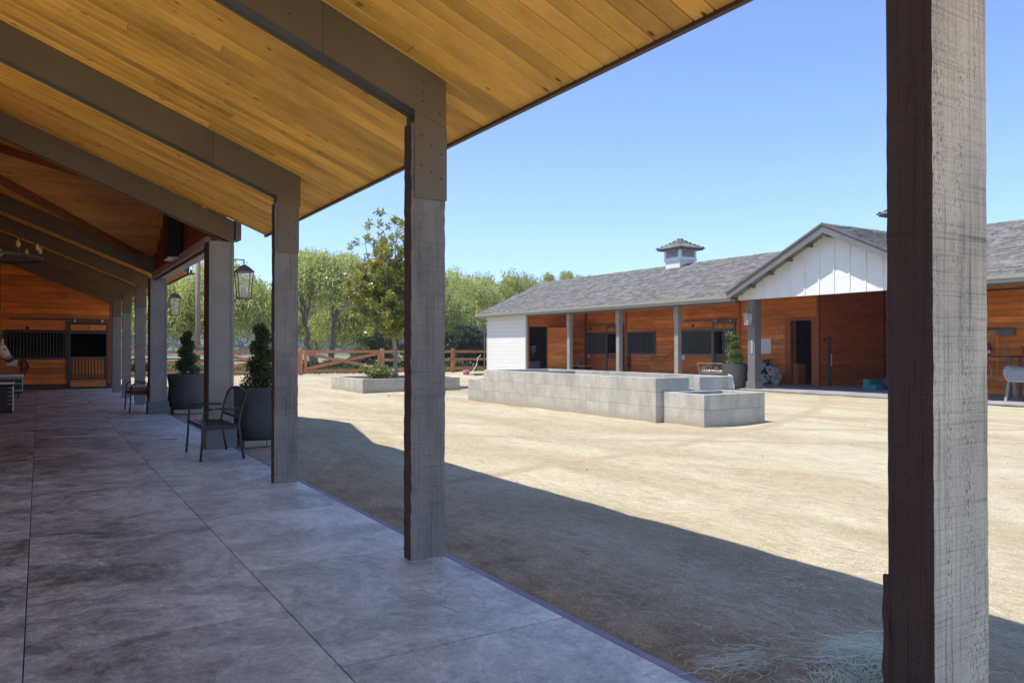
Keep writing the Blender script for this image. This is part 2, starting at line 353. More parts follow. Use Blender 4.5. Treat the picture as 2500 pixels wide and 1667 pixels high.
# ------------------------------------------------------------------ object helpers
def tag(o, label=None, cat=None, group=None, kind=None):
    if label: o['label'] = label
    if cat: o['category'] = cat
    if group: o['group'] = group
    if kind: o['kind'] = kind
    return o
def link(name, mesh, parent=None):
    o = bpy.data.objects.new(name, mesh); COL.objects.link(o)
    if parent is not None: o.parent = parent
    return o
def thing(name, label, cat, loc=(0, 0, 0), rz=0, group=None):
    o = bpy.data.objects.new(name, None); COL.objects.link(o); o.location = loc; o.rotation_euler = (0, 0, rz)
    o.empty_display_size = 0.2
    return tag(o, label, cat, group)
def copy_tree(o, parent=None):
    c = o.copy(); COL.objects.link(c)
    if parent is not None: c.parent = parent
    for ch in list(o.children): copy_tree(ch, c)
    return c
class MB:
    """collects geometry; builds ONE mesh object"""
    def __init__(s): s.v = []; s.f = []; s.m = []; s.mats = []; s.cur = 0
    def mat(s, m):
        if m not in s.mats: s.mats.append(m)
        s.cur = s.mats.index(m); return s
    def add(s, vs, fs):
        n = len(s.v); s.v += [tuple(p) for p in vs]; s.f += [tuple(i + n for i in f) for f in fs]; s.m += [s.cur] * len(fs); return s
    def box(s, x0, x1, y0, y1, z0, z1):
        return s.add([(x0, y0, z0), (x1, y0, z0), (x1, y1, z0), (x0, y1, z0), (x0, y0, z1), (x1, y0, z1), (x1, y1, z1), (x0, y1, z1)],
                     [(0, 3, 2, 1), (4, 5, 6, 7), (0, 1, 5, 4), (1, 2, 6, 5), (2, 3, 7, 6), (3, 0, 4, 7)])
    def hexa(s, bot, top):
        return s.add(list(bot) + list(top), [(3, 2, 1, 0), (4, 5, 6, 7), (0, 1, 5, 4), (1, 2, 6, 5), (2, 3, 7, 6), (3, 0, 4, 7)])
    def prism(s, poly, d):
        """poly: list of 3D points; d: extrusion vector"""
        n = len(poly); d = Vector(d)
        vs = [Vector(p) for p in poly] + [Vector(p) + d for p in poly]
        fs = [tuple(range(n - 1, -1, -1)), tuple(range(n, 2 * n))] + [(i, (i + 1) % n, n + (i + 1) % n, n + i) for i in range(n)]
        return s.add(vs, fs)
    def tube(s, pts, r, n=8, cap=True):
        pts = [Vector(p) for p in pts]; rr = r if isinstance(r, (list, tuple)) else [r] * len(pts)
        rings = []; up0 = None
        for i, p in enumerate(pts):
            d = (pts[min(i + 1, len(pts) - 1)] - pts[max(i - 1, 0)]).normalized()
            if up0 is None:
                up0 = Vector((0, 0, 1)) if abs(d.z) < 0.9 else Vector((1, 0, 0))
            a = d.cross(up0)
            if a.length < 1e-4: a = d.cross(Vector((0, 1, 0)))
            a.normalize(); b = d.cross(a).normalized(); up0 = -b if False else up0
            rings.append([p + (a * math.cos(2 * math.pi * k / n) + b * math.sin(2 * math.pi * k / n)) * rr[i] for k in range(n)])
        vs = [q for ring in rings for q in ring]; fs = []
        for i in range(len(pts) - 1):
            for k in range(n): fs.append((i * n + k, (i + 1) * n + k, (i + 1) * n + (k + 1) % n, i * n + (k + 1) % n))
        if cap: fs += [tuple(range(n)), tuple(range((len(pts) - 1) * n + n - 1, (len(pts) - 1) * n - 1, -1))]
        return s.add(vs, fs)
    def bar(s, p, q, w, h):
        """rectangular bar between two points"""
        p = Vector(p); q = Vector(q); d = (q - p).normalized(); up = Vector((0, 0, 1)) if abs(d.z) < 0.95 else Vector((1, 0, 0))
        a = d.cross(up).normalized() * (w / 2); b = a.cross(d).normalized() * (h / 2)
        return s.hexa([p - a - b, p + a - b, p + a + b, p - a + b], [q - a - b, q + a - b, q + a + b, q - a + b])
    def lathe(s, prof, cx=0, cy=0, n=32, caps=True):
        vs = []; fs = []
        for (r, z) in prof:
            for k in range(n):
                a = 2 * math.pi * k / n; vs.append((cx + r * math.cos(a), cy + r * math.sin(a), z))
        for i in range(len(prof) - 1):
            for k in range(n): fs.append((i * n + k, i * n + (k + 1) % n, (i + 1) * n + (k + 1) % n, (i + 1) * n + k))
        if caps: fs += [tuple(range(n - 1, -1, -1)), tuple(range((len(prof) - 1) * n, len(prof) * n))]
        return s.add(vs, fs)
    def build(s, name, mat=None, parent=None, smooth=False, bevel=0.0):
        me = bpy.data.meshes.new(name); me.from_pydata(s.v, [], s.f)
        if mat is not None and not s.mats: me.materials.append(mat)
        for m in s.mats: me.materials.append(m)
        if s.mats: me.polygons.foreach_set('material_index', s.m)
        if bevel:
            bm = bmesh.new(); bm.from_mesh(me); bmesh.ops.recalc_face_normals(bm, faces=bm.faces)
            bmesh.ops.bevel(bm, geom=bm.edges, offset=bevel, segments=1, affect='EDGES', clamp_overlap=True); bm.to_mesh(me); bm.free()
        if smooth: me.polygons.foreach_set('use_smooth', [True] * len(me.polygons))
        me.update()
        return link(name, me, parent)
def smooth_by_angle(o, ang=40):
    me = o.data; me.polygons.foreach_set('use_smooth', [True] * len(me.polygons)); me.set_sharp_from_angle(angle=math.radians(ang))
def fast_mesh(name, V, Fq, mat, parent=None):
    """V (n,3) array, Fq (m,4) array of quads"""
    me = bpy.data.meshes.new(name); V = np.ascontiguousarray(V, dtype=np.float32); Fq = np.ascontiguousarray(Fq, dtype=np.int32)
    k = Fq.shape[1]
    me.vertices.add(len(V)); me.vertices.foreach_set('co', V.ravel())
    me.loops.add(Fq.size); me.loops.foreach_set('vertex_index', Fq.ravel())
    me.polygons.add(len(Fq)); me.polygons.foreach_set('loop_start', np.arange(0, Fq.size, k, dtype=np.int32))
    me.polygons.foreach_set('loop_total', np.full(len(Fq), k, dtype=np.int32))
    me.materials.append(mat); me.update(calc_edges=True); me.validate()
    return link(name, me, parent)
def leaves(P, D, L, W, flat=None):
    """diamond leaves: P base, D unit dir, L length, W width -> verts, quads"""
    n = len(P); D = D / (np.linalg.norm(D, axis=1, keepdims=True) + 1e-9)
    R = RNG.normal(size=(n, 3)) if flat is None else flat
    S = np.cross(D, R); S /= (np.linalg.norm(S, axis=1, keepdims=True) + 1e-9)
    L = np.broadcast_to(np.asarray(L, float).reshape(-1, 1), (n, 1)); W = np.broadcast_to(np.asarray(W, float).reshape(-1, 1), (n, 1))
    V = np.stack([P, P + D * L * 0.45 + S * W / 2, P + D * L, P + D * L * 0.45 - S * W / 2], axis=1).reshape(-1, 3)
    return V, np.arange(4 * n).reshape(-1, 4)

# board of unit length along +X, its face towards -Y (wall) or -Z (ceiling); edges chamfered
_cache = {}
def board_mesh(w, th, ch, face, mat):
    k = (round(w, 4), th, ch, face, mat.name)
    if k in _cache: return _cache[k]
    h = w / 2
    prof = [(-h, th), (-h, ch), (-h + ch, 0), (h - ch, 0), (h, ch), (h, th)]   # (across, depth)
    vs = []
    for x in (0.0, 1.0):
        for (a, d) in prof: vs.append((x, d, a) if face == 'wall' else (x, a, d))
    n = len(prof); fs = [tuple(range(n)), tuple(range(2 * n - 1, n - 1, -1))] + [(i, n + i, n + (i + 1) % n, (i + 1) % n) for i in range(n)]
    me = bpy.data.meshes.new('board'); me.from_pydata(vs, [], fs); me.materials.append(mat)
    bm = bmesh.new(); bm.from_mesh(me); bmesh.ops.recalc_face_normals(bm, faces=bm.faces); bm.to_mesh(me); bm.free(); me.update()
    _cache[k] = me; return me
def subtract(iv, cuts):
    out = [iv]
    for (c0, c1) in cuts:
        nx = []
        for (a, b) in out:
            if c1 <= a or c0 >= b: nx.append((a, b)); continue
            if c0 > a: nx.append((a, c0))
            if c1 < b: nx.append((c1, b))
        out = nx
    return [(a, b) for a, b in out if b - a > 0.03]
def plank_rows(parent, axis, c, a0, a1, z0, z1, rh, mat, openings=(), limit=None, name='plank', lmin=2.2, lmax=4.2, th=0.022):
    """axis 'x': wall in plane y=c facing -Y, boards along X. axis 'y': plane x=c facing -X, boards along Y."""
    nrow = max(1, int(round((z1 - z0) / rh))); rh = (z1 - z0) / nrow
    me = board_mesh(rh - 0.005, th, 0.006, 'wall', mat)
    rs = random.Random(int(abs(c) * 100 + a0 * 10))
    for r in range(nrow):
        zc = z0 + (r + 0.5) * rh
        lo, hi = a0, a1
        if limit: lo, hi = limit(zc + rh * 0.5, lo, hi)
        if hi - lo < 0.05: continue
        cuts = [(o[0], o[1]) for o in openings if o[2] < zc < o[3]]
        for (s0, s1) in subtract((lo, hi), cuts):
            p = s0
            while p < s1 - 0.01:
                L = rs.uniform(lmin, lmax)
                e = s1 if (s1 - p) < L + 0.5 else p + L
                o = link(name, me, parent)
                ln = e - p - 0.003
                if axis == 'x': o.location = (p, c, zc); o.scale = (ln, 1, 1)
                else: o.location = (c, e, zc); o.rotation_euler = (0, 0, -math.pi / 2); o.scale = (ln, 1, 1)
                p = e
# ------------------------------------------------------------------ terrain
def terrain():
    xs = np.unique(np.concatenate([np.linspace(-900, -40, 14), np.linspace(-40, 60, 201), np.linspace(60, 1200, 24)]))
    ys = np.unique(np.concatenate([np.linspace(-400, -10, 8), np.linspace(-10, 70, 161), np.linspace(70, 1500, 28)]))
    X, Y = np.meshgrid(xs, ys)
    Z = -0.022 + 0.012 * np.sin(X * 1.7 + Y * 0.3) * np.sin(Y * 0.9 - X * 0.4) + 0.008 * RNG.normal(size=X.shape)
    Z = np.minimum(Z, -0.006)
    under = ((X < 2.6) & (X > -3.1) & (Y < 31)) | ((X > 19.5) & (Y < 37))
    Z = np.where(under, -0.05, Z)
    far = np.clip((Y - 46) / 60, 0, 1); Z = Z - far * 1.2
    nx = len(xs); V = np.stack([X, Y, Z], -1).reshape(-1, 3)
    i = np.arange(len(ys) - 1)[:, None] * nx + np.arange(nx - 1)[None, :]
    Fq = np.stack([i, i + 1, i + nx + 1, i + nx], -1).reshape(-1, 4)
    o = fast_mesh('ground', V, Fq, SAND); tag(o, kind='structure'); o.data.polygons.foreach_set('use_smooth', [True] * len(o.data.polygons))
terrain()
def hills():
    xs = np.linspace(-200, 900, 150); ys = np.linspace(230, 900, 90)
    X, Y = np.meshgrid(xs, ys)
    H = np.clip((Y - 250) / 260, 0, 1) ** 1.1 * (46 + 14 * np.sin(X / 90.0 + 0.6) + 8 * np.sin(X / 31.0) + 6 * np.sin(Y / 40 + X / 60))
    H = H * 0.62 * (1 - np.clip((X - 260) / 500, 0, 0.55)) + RNG.normal(size=X.shape) * 1.1 * np.clip((Y - 250) / 60, 0, 1) - 1.5
    nx = len(xs); V = np.stack([X, Y, H], -1).reshape(-1, 3)
    i = np.arange(len(ys) - 1)[:, None] * nx + np.arange(nx - 1)[None, :]
    o = fast_mesh('hill', V, np.stack([i, i + 1, i + nx + 1, i + nx], -1).reshape(-1, 4), L_HILL); tag(o, kind='structure')
    # scrub on the hillside: clumps of leaf-like faces
    n = 26000
    x = RNG.uniform(-80, 420, n); y = RNG.uniform(255, 560, n)
    hx = np.clip(((x + 200) / 1100 * 149).astype(int), 0, 149); hy = np.clip(((y - 230) / 670 * 89).astype(int), 0, 89)
    z = H[hy, hx]
    P = np.stack([x, y, z], -1); P = np.repeat(P, 5, 0) + RNG.normal(size=(n * 5, 3)) * [1.2, 1.2, 0.7]
    D = RNG.normal(size=P.shape); D[:, 2] = abs(D[:, 2])
    V, Q = leaves(P, D, RNG.uniform(1.2, 2.8, len(P)), RNG.uniform(0.9, 2.0, len(P)))
    s = fast_mesh('hillside_scrub', V, Q, L_HILL); tag(s, 'hazy scrub covering the far hillside beyond the fence', 'scrub', kind='stuff')
hills()

# ------------------------------------------------------------------ veranda (near building)
SM = 0.405
def soff(x): return 3.09 - SM * (x - 2.26)          # soffit height over x
RX = -2.05; RZ = soff(RX); CY = 14.35; CS = 0.48
def valx(y): return RX + 1.186 * abs(y - CY)
YB = -0.75      # the roof ends just behind the camera
veranda = thing('stable_building', 'stable with timber veranda, pine board ceiling and dark rafters, around the camera', 'building', (0, 0, 0))

# roof: slab over the ceiling, both slopes, with a gap for the cross gable
b = MB()
t_ = 0.13
def slab_between(b, y0, y1, xe):
    b.hexa([(RX, y0, RZ + 0.03), (xe, y0, soff(xe) + 0.03), (xe, y1, soff(xe) + 0.03), (RX, y1, RZ + 0.03)],
           [(RX, y0, RZ + t_), (xe, y0, soff(xe) + t_), (xe, y1, soff(xe) + t_), (RX, y1, RZ + t_)])
slab_between(b, YB, 11.05, 2.68); slab_between(b, 17.62, 30.4, 2.68)
def far_slope(b, y0, y1, x0):
    z0 = RZ - (RX - x0) * SM
    b.hexa([(x0, y0, z0 + 0.03), (RX - 0.002, y0, RZ + 0.03), (RX - 0.002, y1, RZ + 0.03), (x0, y1, z0 + 0.03)],
           [(x0, y0, z0 + t_), (RX - 0.002, y0, RZ + t_), (RX - 0.002, y1, RZ + t_), (x0, y1, z0 + t_)])
far_slope(b, YB, 9.5, -4.3); far_slope(b, 9.502, 30.4, -6.8)  # unseen near slope cut short so sunlit ground bounces light inside
# main slope inside the cross-gable zone, triangular, up to the valleys
b.add([(RX, 11.05, RZ + 0.03), (valx(11.05), 11.05, soff(valx(11.05)) + 0.03), (RX, CY, RZ + 0.03),
       (RX, 11.05, RZ + t_), (valx(11.05), 11.05, soff(valx(11.05)) + t_), (RX, CY, RZ + t_)], [(0, 2, 1), (3, 4, 5), (0, 1, 4, 3), (1, 2, 5, 4), (2, 0, 3, 5)])
b.add([(RX, 17.62, RZ + 0.03), (valx(17.62), 17.62, soff(valx(17.62)) + 0.03), (RX, CY, RZ + 0.03),
       (RX, 17.62, RZ + t_), (valx(17.62), 17.62, soff(valx(17.62)) + t_), (RX, CY, RZ + t_)], [(0, 1, 2), (3, 5, 4), (0, 3, 4, 1), (1, 4, 5, 2), (2, 5, 3, 0)])
# cross gable slopes
for sg in (-1, 1):
    ye = CY + sg * 3.45; ze = RZ - CS * 3.45
    xr = 2.56; xv = valx(ye)
    bt = [(RX, CY, RZ + 0.03), (xr, CY, RZ + 0.03), (xr, ye, ze + 0.03), (xv, ye, ze + 0.03)]
    tp = [(x, y, z + t_ - 0.03) for x, y, z in bt]
    if sg > 0: bt, tp = bt[::-1], tp[::-1]
    b.add(bt + tp, [(0, 1, 2, 3), (7, 6, 5, 4), (0, 4, 5, 1), (1, 5, 6, 2), (2, 6, 7, 3), (3, 7, 4, 0)])
roof = b.build('roof', SHIN, veranda)
# fascia boards along the eaves
for (y0, y1) in ((YB, 11.05), (17.62, 30.4)):
    MB().box(2.682, 2.715, y0, y1, 2.90, 3.06).build('fascia', DRED, veranda)
    MB().box(2.717, 2.727, y0, y1, 3.0, 3.075).build('drip_edge', GREYPOST, veranda)
b = MB(); b.box(2.29, 2.36, 10.98, 11.27, 2.83, 3.11); b.build('gable_return', GREYPAINT, veranda)

ceiling = link('ceiling', MB().box(-6.7, -6.6, -9, -8.9, 2, 2.05).build('tmp').data, veranda); bpy.data.objects.remove(bpy.data.objects['tmp'])
ceiling.data = MB().box(RX - 0.06, RX + 0.06, YB, 30.3, RZ - 0.12, RZ - 0.02).build('tmp2', STEEL).data; bpy.data.objects.remove(bpy.data.objects['tmp2']); ceiling.name = 'ceiling'
ang = math.atan(SM); cosA = math.cos(ang)
BW = 0.138
cm = board_mesh(BW - 0.007, 0.022, 0.008, 'ceil', PINE)
yy = 1.2; npl = 0; bulk = MB()
rs = random.Random(5)
while yy < 29.4:
    yc = yy + BW / 2
    cross = 11.05 < yc < 17.62
    x1 = valx(yc) if cross else 2.68
    x0 = RX + 0.0
    if x1 - x0 > 0.1:
        segs = [(x0, x1)]
        if (x1 - x0) > 2 and rs.random() < 0.42:
            j = rs.uniform(x0 + 1.2, x1 - 0.6); segs = [(x0, j - 0.002), (j + 0.002, x1)]
        for (sa, sb) in segs:
            if cross:
                ya, yb = yc - BW / 2 + 0.002, yc + BW / 2 - 0.002
                va = min(valx(ya), sb) if sb == x1 else sb; vb = min(valx(yb), sb) if sb == x1 else sb
                if sb == x1: va, vb = valx(ya), valx(yb)
                q = MB().hexa([(sa, ya, soff(sa)), (va, ya, soff(va)), (vb, yb, soff(vb)), (sa, yb, soff(sa))],
                              [(sa, ya, soff(sa) + .022), (va, ya, soff(va) + .022), (vb, yb, soff(vb) + .022), (sa, yb, soff(sa) + .022)])
                q.build('ceiling_board', PINE, ceiling)
            else:
                o = link('ceiling_board', cm, ceiling)
                o.location = (sa, yc, soff(sa)); o.rotation_euler = (0, ang, 0); o.scale = ((sb - sa) / cosA, 1, 1)
    yy += BW
# boards behind the camera, seen only from a step aside
cmb = MB()
y = YB
while y < 1.2:
    cmb.add([(RX, y, soff(RX)), (2.68, y, soff(2.68)), (2.68, y + BW - .004, soff(2.68)), (RX, y + BW - .004, soff(RX))], [(0, 1, 2, 3)]); y += BW
cmb.build('ceiling_boards_behind', PINE, veranda)['kind'] = 'stuff'
# cross-gable ceiling: boards along X
angc = math.atan(CS); cosC = math.cos(angc)
cm2 = board_mesh(BW - 0.007, 0.022, 0.008, 'ceil', PINE_R)
for sg in (-1, 1):
    d = 0.0
    while d < 3.42:
        dy = (d + BW / 2 * cosC); yc = CY + sg * dy
        z = RZ - CS * dy
        xa = valx(yc)
        o = link('ceiling_board', cm2, ceiling)
        o.location = (xa, yc, z); o.rotation_euler = (-sg * angc, 0, 0); o.scale = (2.54 - xa, 1, 1)
        d += BW * cosC
# valley trims
b = MB()
for sg in (-1, 1):
    y2 = CY + sg * 3.30; x2 = valx(y2)
    dd = Vector((x2 - RX, y2 - CY, soff(x2) - RZ)); p = Vector((RX, CY, RZ - 0.05)); q = p + dd
    b.bar(p, q, 0.14, 0.10)
b.build('valley_trim', wood('valley_trim_wood', (0.34, 0.12, 0.035), (0.22, 0.07, 0.02), 0, orand=0.05), veranda)

# rafters
def bolt(parent, x, y, z):
    if 'bolt' not in _cache:
        q = MB().prism([(0.006 * math.cos(a), 0, 0.006 * math.sin(a)) for a in [k * math.pi / 3 for k in range(6)]], (0, 0.0045, 0)).build('bolt_head', IRON, parent); _cache['bolt'] = q.data
    else: q = link('bolt_head', _cache['bolt'], parent)
    q.location = (x, y, z)
rafters_y = [1.17, 4.53, 7.83, 11.0, 17.42, 20.52, 23.83, 26.67, 29.40]
def rafter(y, splice):
    th = 0.165; x0 = RX + 0.06; x1 = 2.262
    b = MB()
    # timber core, slightly higher than the side plates
    zt0, zt1 = soff(x0) - 0.002, soff(x1) - 0.002
    b.prism([(x0, y + 0.014, zt0), (x1, y + 0.014, zt1), (x1, y + 0.014, zt1 - 0.285), (x0, y + 0.014, zt0 - 0.285)], (0, th - 0.028, 0))
    core = b.build('rafter', STEELD, veranda)
    for (ya) in (y, y + th - 0.012):
        for (xa, xb) in ((x0, splice - 0.0015), (splice + 0.0015, x1)):
            b = MB(); za, zb = soff(xa) - 0.002, soff(xb) - 0.002
            b.prism([(xa, ya, za), (xb, ya, zb), (xb, ya, zb - 0.305), (xa, ya, za - 0.305)], (0, 0.012, 0))
            b.build('cladding_plate', STEEL, core)
    for (bx, dz) in ((2.10, 0.10), (2.10, 0.16), (2.10, 0.22), (2.215, 0.24), (splice - 0.35, 0.06), (splice - 0.9, 0.08), (splice - 0.86, 0.11), (splice - 0.2, 0.2)):
        bolt(core, bx, y - 0.005, soff(bx) - dz)
    return core
for i, y in enumerate(rafters_y): rafter(y, 1.46 - 0.02 * (i % 3))

# timber posts
def rough_post(x0, x1, y0, y1, ztop, mats, nseg=60, jit=0.0018, seed=1):
    """mats = (front -Y, left -X, rest)"""
    r = random.Random(seed); b = MB(); rings = []
    for i in range(nseg + 1):
        z = ztop * i / nseg - (0.02 if i == 0 else 0)
        c = [(x0, y0), (x1, y0), (x1, y1), (x0, y1)]
        rings.append([(cx + r.gauss(0, jit), cy + r.gauss(0, jit), z) for cx, cy in c])
    vs = [p for rg in rings for p in rg]; n = 4
    for k in range(4):
        b.mat(mats[0] if k == 0 else mats[1] if k == 3 else mats[2])
        base = len(b.v); b.v += vs if k == 0 else []
        fs = [(i * 4 + k, i * 4 + (k + 1) % 4, (i + 1) * 4 + (k + 1) % 4, (i + 1) * 4 + k) for i in range(nseg)]
        b.f += fs; b.m += [b.cur] * len(fs)
    b.f.append((nseg * 4, nseg * 4 + 1, nseg * 4 + 2, nseg * 4 + 3)); b.m.append(b.cur)
    return b
def post(x0, x1, y0, y1, mats, label=None, seed=1, jit=0.0018, clad=2.31):
    o = rough_post(x0, x1, y0, y1, soff(x1) - 0.30, mats, seed=seed, jit=jit).build('post', None, veranda)
    if label: o['label'] = label
    for (ya, s) in ((y0 - 0.014, 1), (y1 + 0.004, 1)):
        b = MB(); xa, xb = x0 + 0.02, x1 + 0.006
        b.prism([(xa, ya, clad), (xb, ya, clad), (xb, ya, soff(xb) - 0.309), (xa, ya, soff(xa) - 0.309)], (0, 0.012, 0))
        b.build('cladding_plate', STEEL, o)
    for (fx, fz) in ((0.2, 0.40), (0.52, 0.345), (0.84, 0.30), (0.2, 0.21), (0.53, 0.18), (0.84, 0.14)):
        bolt(o, x0 + 0.02 + fx * (x1 - x0 - 0.02), y0 - 0.0185, clad + fz)
    return o
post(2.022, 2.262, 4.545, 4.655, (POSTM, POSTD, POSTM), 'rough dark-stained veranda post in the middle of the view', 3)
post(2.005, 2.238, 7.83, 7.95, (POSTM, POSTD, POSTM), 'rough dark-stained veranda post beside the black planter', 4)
post(2.024, 2.292, 1.172, 1.302, (POSTW, POSTD, POSTM), 'veranda post closest to the camera, pale front and dark side', 9, jit=0.0006, clad=2.36)
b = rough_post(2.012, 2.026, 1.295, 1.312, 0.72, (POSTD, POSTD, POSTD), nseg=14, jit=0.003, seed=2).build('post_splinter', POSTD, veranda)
for y, xa, xb in ((20.52, 1.965, 2.19), (23.83, 1.965, 2.185), (26.67, 1.93, 2.165)):
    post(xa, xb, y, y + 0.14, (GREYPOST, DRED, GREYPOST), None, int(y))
# wrapped piers with plinths
def pier(y, label):
    b = MB()
    b.box(1.95, 2.27, y + 0.03, y + 0.35, 0, 2.80)
    o = b.build('pier', GREYPOST, veranda, bevel=0.004); o['label'] = label
    MB().box(1.912, 2.308, y - 0.01, y + 0.39, 0, 0.255).build('plinth', GREYPAINT, o, bevel=0.006)
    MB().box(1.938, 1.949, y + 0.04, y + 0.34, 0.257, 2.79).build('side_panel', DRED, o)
    for (a0, a1) in ((1.95, 1.985), (2.235, 2.27)):
        MB().box(a0, a1, y + 0.018, y + 0.029, 0.257, 2.75).build('corner_trim', GREYPOST, o)
    return o
pier(10.98, 'grey boxed pier nearer to the camera, carrying a lantern'); pier(17.42, 'grey boxed pier farther along the veranda, carrying a lantern')
# portal beam and its gable wall
MB().box(1.97, 2.27, 11.38, 17.40, 2.78, 2.90).build('portal_beam', plain('portal_beam_paint', (0.42, 0.40, 0.35), 0.6, 0.08), veranda, bevel=0.005)
gw = MB().prism([(2.06, 11.05, 2.905), (2.06, 17.65, 2.905), (2.06, 17.65, RZ - CS * 3.3 + 0.02), (2.06, CY, RZ + 0.02), (2.06, 11.05, RZ - CS * 3.3 + 0.02)], (0.12, 0, 0)).build('gable_wall', WHITEG, veranda)
plank_rows(gw, 'y', 2.035, 11.1, 17.6, 2.74, 4.85, 0.19, wood('gable_inside_wood', (0.26, 0.07, 0.02), (0.17, 0.04, 0.014), 1), limit=lambda z, lo, hi: (max(lo, CY - (RZ - z) / CS), min(hi, CY + (RZ - z) / CS)), lmin=2, lmax=3.5)
o = MB().box(1.80, 2.02, 13.80, 14.35, 2.86, 4.78).build('king_post', BLACK, veranda, bevel=0.01)
MB().box(1.81, 2.01, 13.82, 14.33, 2.835, 2.857).build('post_foot', WHITE, o)

# floor slabs, joints recessed
floor = MB().box(-2.9, 2.262, -9, 29.75, -0.16, -0.012).build('veranda_floor', plain('joint_dirt', (0.07, 0.065, 0.06), 0.95)); tag(floor, kind='structure')
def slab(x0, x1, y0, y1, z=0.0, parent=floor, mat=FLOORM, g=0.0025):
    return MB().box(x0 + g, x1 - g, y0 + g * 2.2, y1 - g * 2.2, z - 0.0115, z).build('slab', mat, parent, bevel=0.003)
yl = [-9.0]
yr = 3.2 - 1.65 * 7
ys_r = [3.2 + 1.65 * k for k in range(-7, 17)]; ys_l = [4.03 + 1.63 * k for k in range(-8, 16)]
ys_r = [y for y in ys_r if -9 < y < 29.3]; ys_l = [y for y in ys_l if -9 < y < 29.3]
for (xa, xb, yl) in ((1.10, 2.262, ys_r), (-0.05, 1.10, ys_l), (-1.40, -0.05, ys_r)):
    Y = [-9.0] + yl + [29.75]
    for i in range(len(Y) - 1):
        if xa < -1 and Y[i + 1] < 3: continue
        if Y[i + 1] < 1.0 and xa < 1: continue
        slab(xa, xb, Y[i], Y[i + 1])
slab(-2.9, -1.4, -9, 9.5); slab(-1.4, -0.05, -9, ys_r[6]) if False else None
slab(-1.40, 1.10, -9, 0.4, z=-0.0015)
for k, (ya, yb) in enumerate(((-9, -2), (-2, 4.85), (4.85, 10.9), (11.45, 17.4), (17.9, 29.7))):
    MB().box(2.266, 2.315, ya + 0.003, yb - 0.003, -0.10, -0.004).build('slab_edge', EDGE, floor)

# end wall with stall number 1
ew = MB()
def box_around(b, axis, c0, c1, a0, a1, z0, z1, ops):
    """solid wall with rectangular openings (non-overlapping, sorted)"""
    p = a0
    for (o0, o1, q0, q1) in sorted(ops):
        def bx(u0, u1, w0, w1):
            if u1 - u0 < 1e-4 or w1 - w0 < 1e-4: return
            if axis == 'x': b.box(u0, u1, c0, c1, w0, w1)
            else: b.box(c0, c1, u0, u1, w0, w1)
        bx(p, o0, z0, z1); bx(o0, o1, z0, q0); bx(o0, o1, q1, z1); p = o1
    if axis == 'x': b.box(p, a1, c0, c1, z0, z1)
    else: b.box(c0, c1, p, a1, z0, z1)
ops1 = [(-0.95, 0.76, 1.02, 1.88), (0.90, 1.97, 0.05, 2.2)]
box_around(ew, 'x', 29.63, 29.75, -1.4, 2.12, 0, 2.75, ops1)
ew.prism([(-1.4, 29.63, 2.751), (2.12, 29.63, 2.751), (2.12, 29.63, soff(2.12)), (-1.4, 29.63, soff(-1.4))], (0, 0.12, 0))
endwall = ew.build('end_wall', DARKIN, veranda)
RED_E = wood('redwood_end', (0.85, 0.27, 0.04), (0.66, 0.17, 0.022), 0, orand=0.22, grain=0.4)
plank_rows(endwall, 'x', 29.605, -1.4, 2.05, 0.17, 4.6, 0.178, RED_E, ops1, limit=lambda z, lo, hi: (lo, min(hi, 2.26 - (z - 3.09) / SM)))
MB().box(-1.4, 0.80, 29.598, 29.628, 0.0, 0.165).build('kick_board', plain('kick_board', (0.10, 0.07, 0.05), 0.9), endwall)
MB().box(2.052, 2.12, 29.595, 29.628, 0, 2.9).build('corner_trim', RED_Z, endwall); MB().box(-1.4, -1.05, 29.58, 29.604, 0, 4.0).build('corner_trim', RED_Z, endwall)
# dark stall behind it
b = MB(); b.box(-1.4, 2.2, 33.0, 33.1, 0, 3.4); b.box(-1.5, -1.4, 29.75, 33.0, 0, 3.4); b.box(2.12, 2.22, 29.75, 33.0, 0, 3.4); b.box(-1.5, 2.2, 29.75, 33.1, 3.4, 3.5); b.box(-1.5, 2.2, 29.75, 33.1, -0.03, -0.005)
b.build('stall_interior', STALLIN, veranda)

def bars(parent, s2w, s0, s1, z0, z1, n, r=0.015, name='bar'):
    me = None
    for i in range(n):
        s = s0 + (s1 - s0) * (i + 0.5) / n
        if me is None:
            q = MB().tube([(0, 0, 0), (0, 0, z1 - z0)], r, 6).build(name, MB_IRON, parent); me = q.data
        else: q = link(name, me, parent)
        q.location = s2w(s, 0.0, z0)
def lbox(b, s2w, s0, s1, t0, t1, z0, z1):
    p = s2w(s0, t0, z0); q = s2w(s1, t1, z1)
    return b.box(min(p[0], q[0]), max(p[0], q[0]), min(p[1], q[1]), max(p[1], q[1]), min(p[2], q[2]), max(p[2], q[2]))
def text_mesh(txt, size, mat, parent, loc, rot):
    cu = bpy.data.curves.new('num', 'FONT'); cu.body = txt; cu.size = size; cu.extrude = 0.004; cu.align_x = 'CENTER'; cu.align_y = 'CENTER'
    tmp = bpy.data.objects.new('tmp', cu); COL.objects.link(tmp)
    dg = bpy.context.evaluated_depsgraph_get(); me = bpy.data.meshes.new_from_object(tmp.evaluated_get(dg)); bpy.data.objects.remove(tmp)
    me.materials.clear(); me.materials.append(mat)
    o = link('stall_number', me, parent); o.location = loc; o.rotation_euler = rot; return o
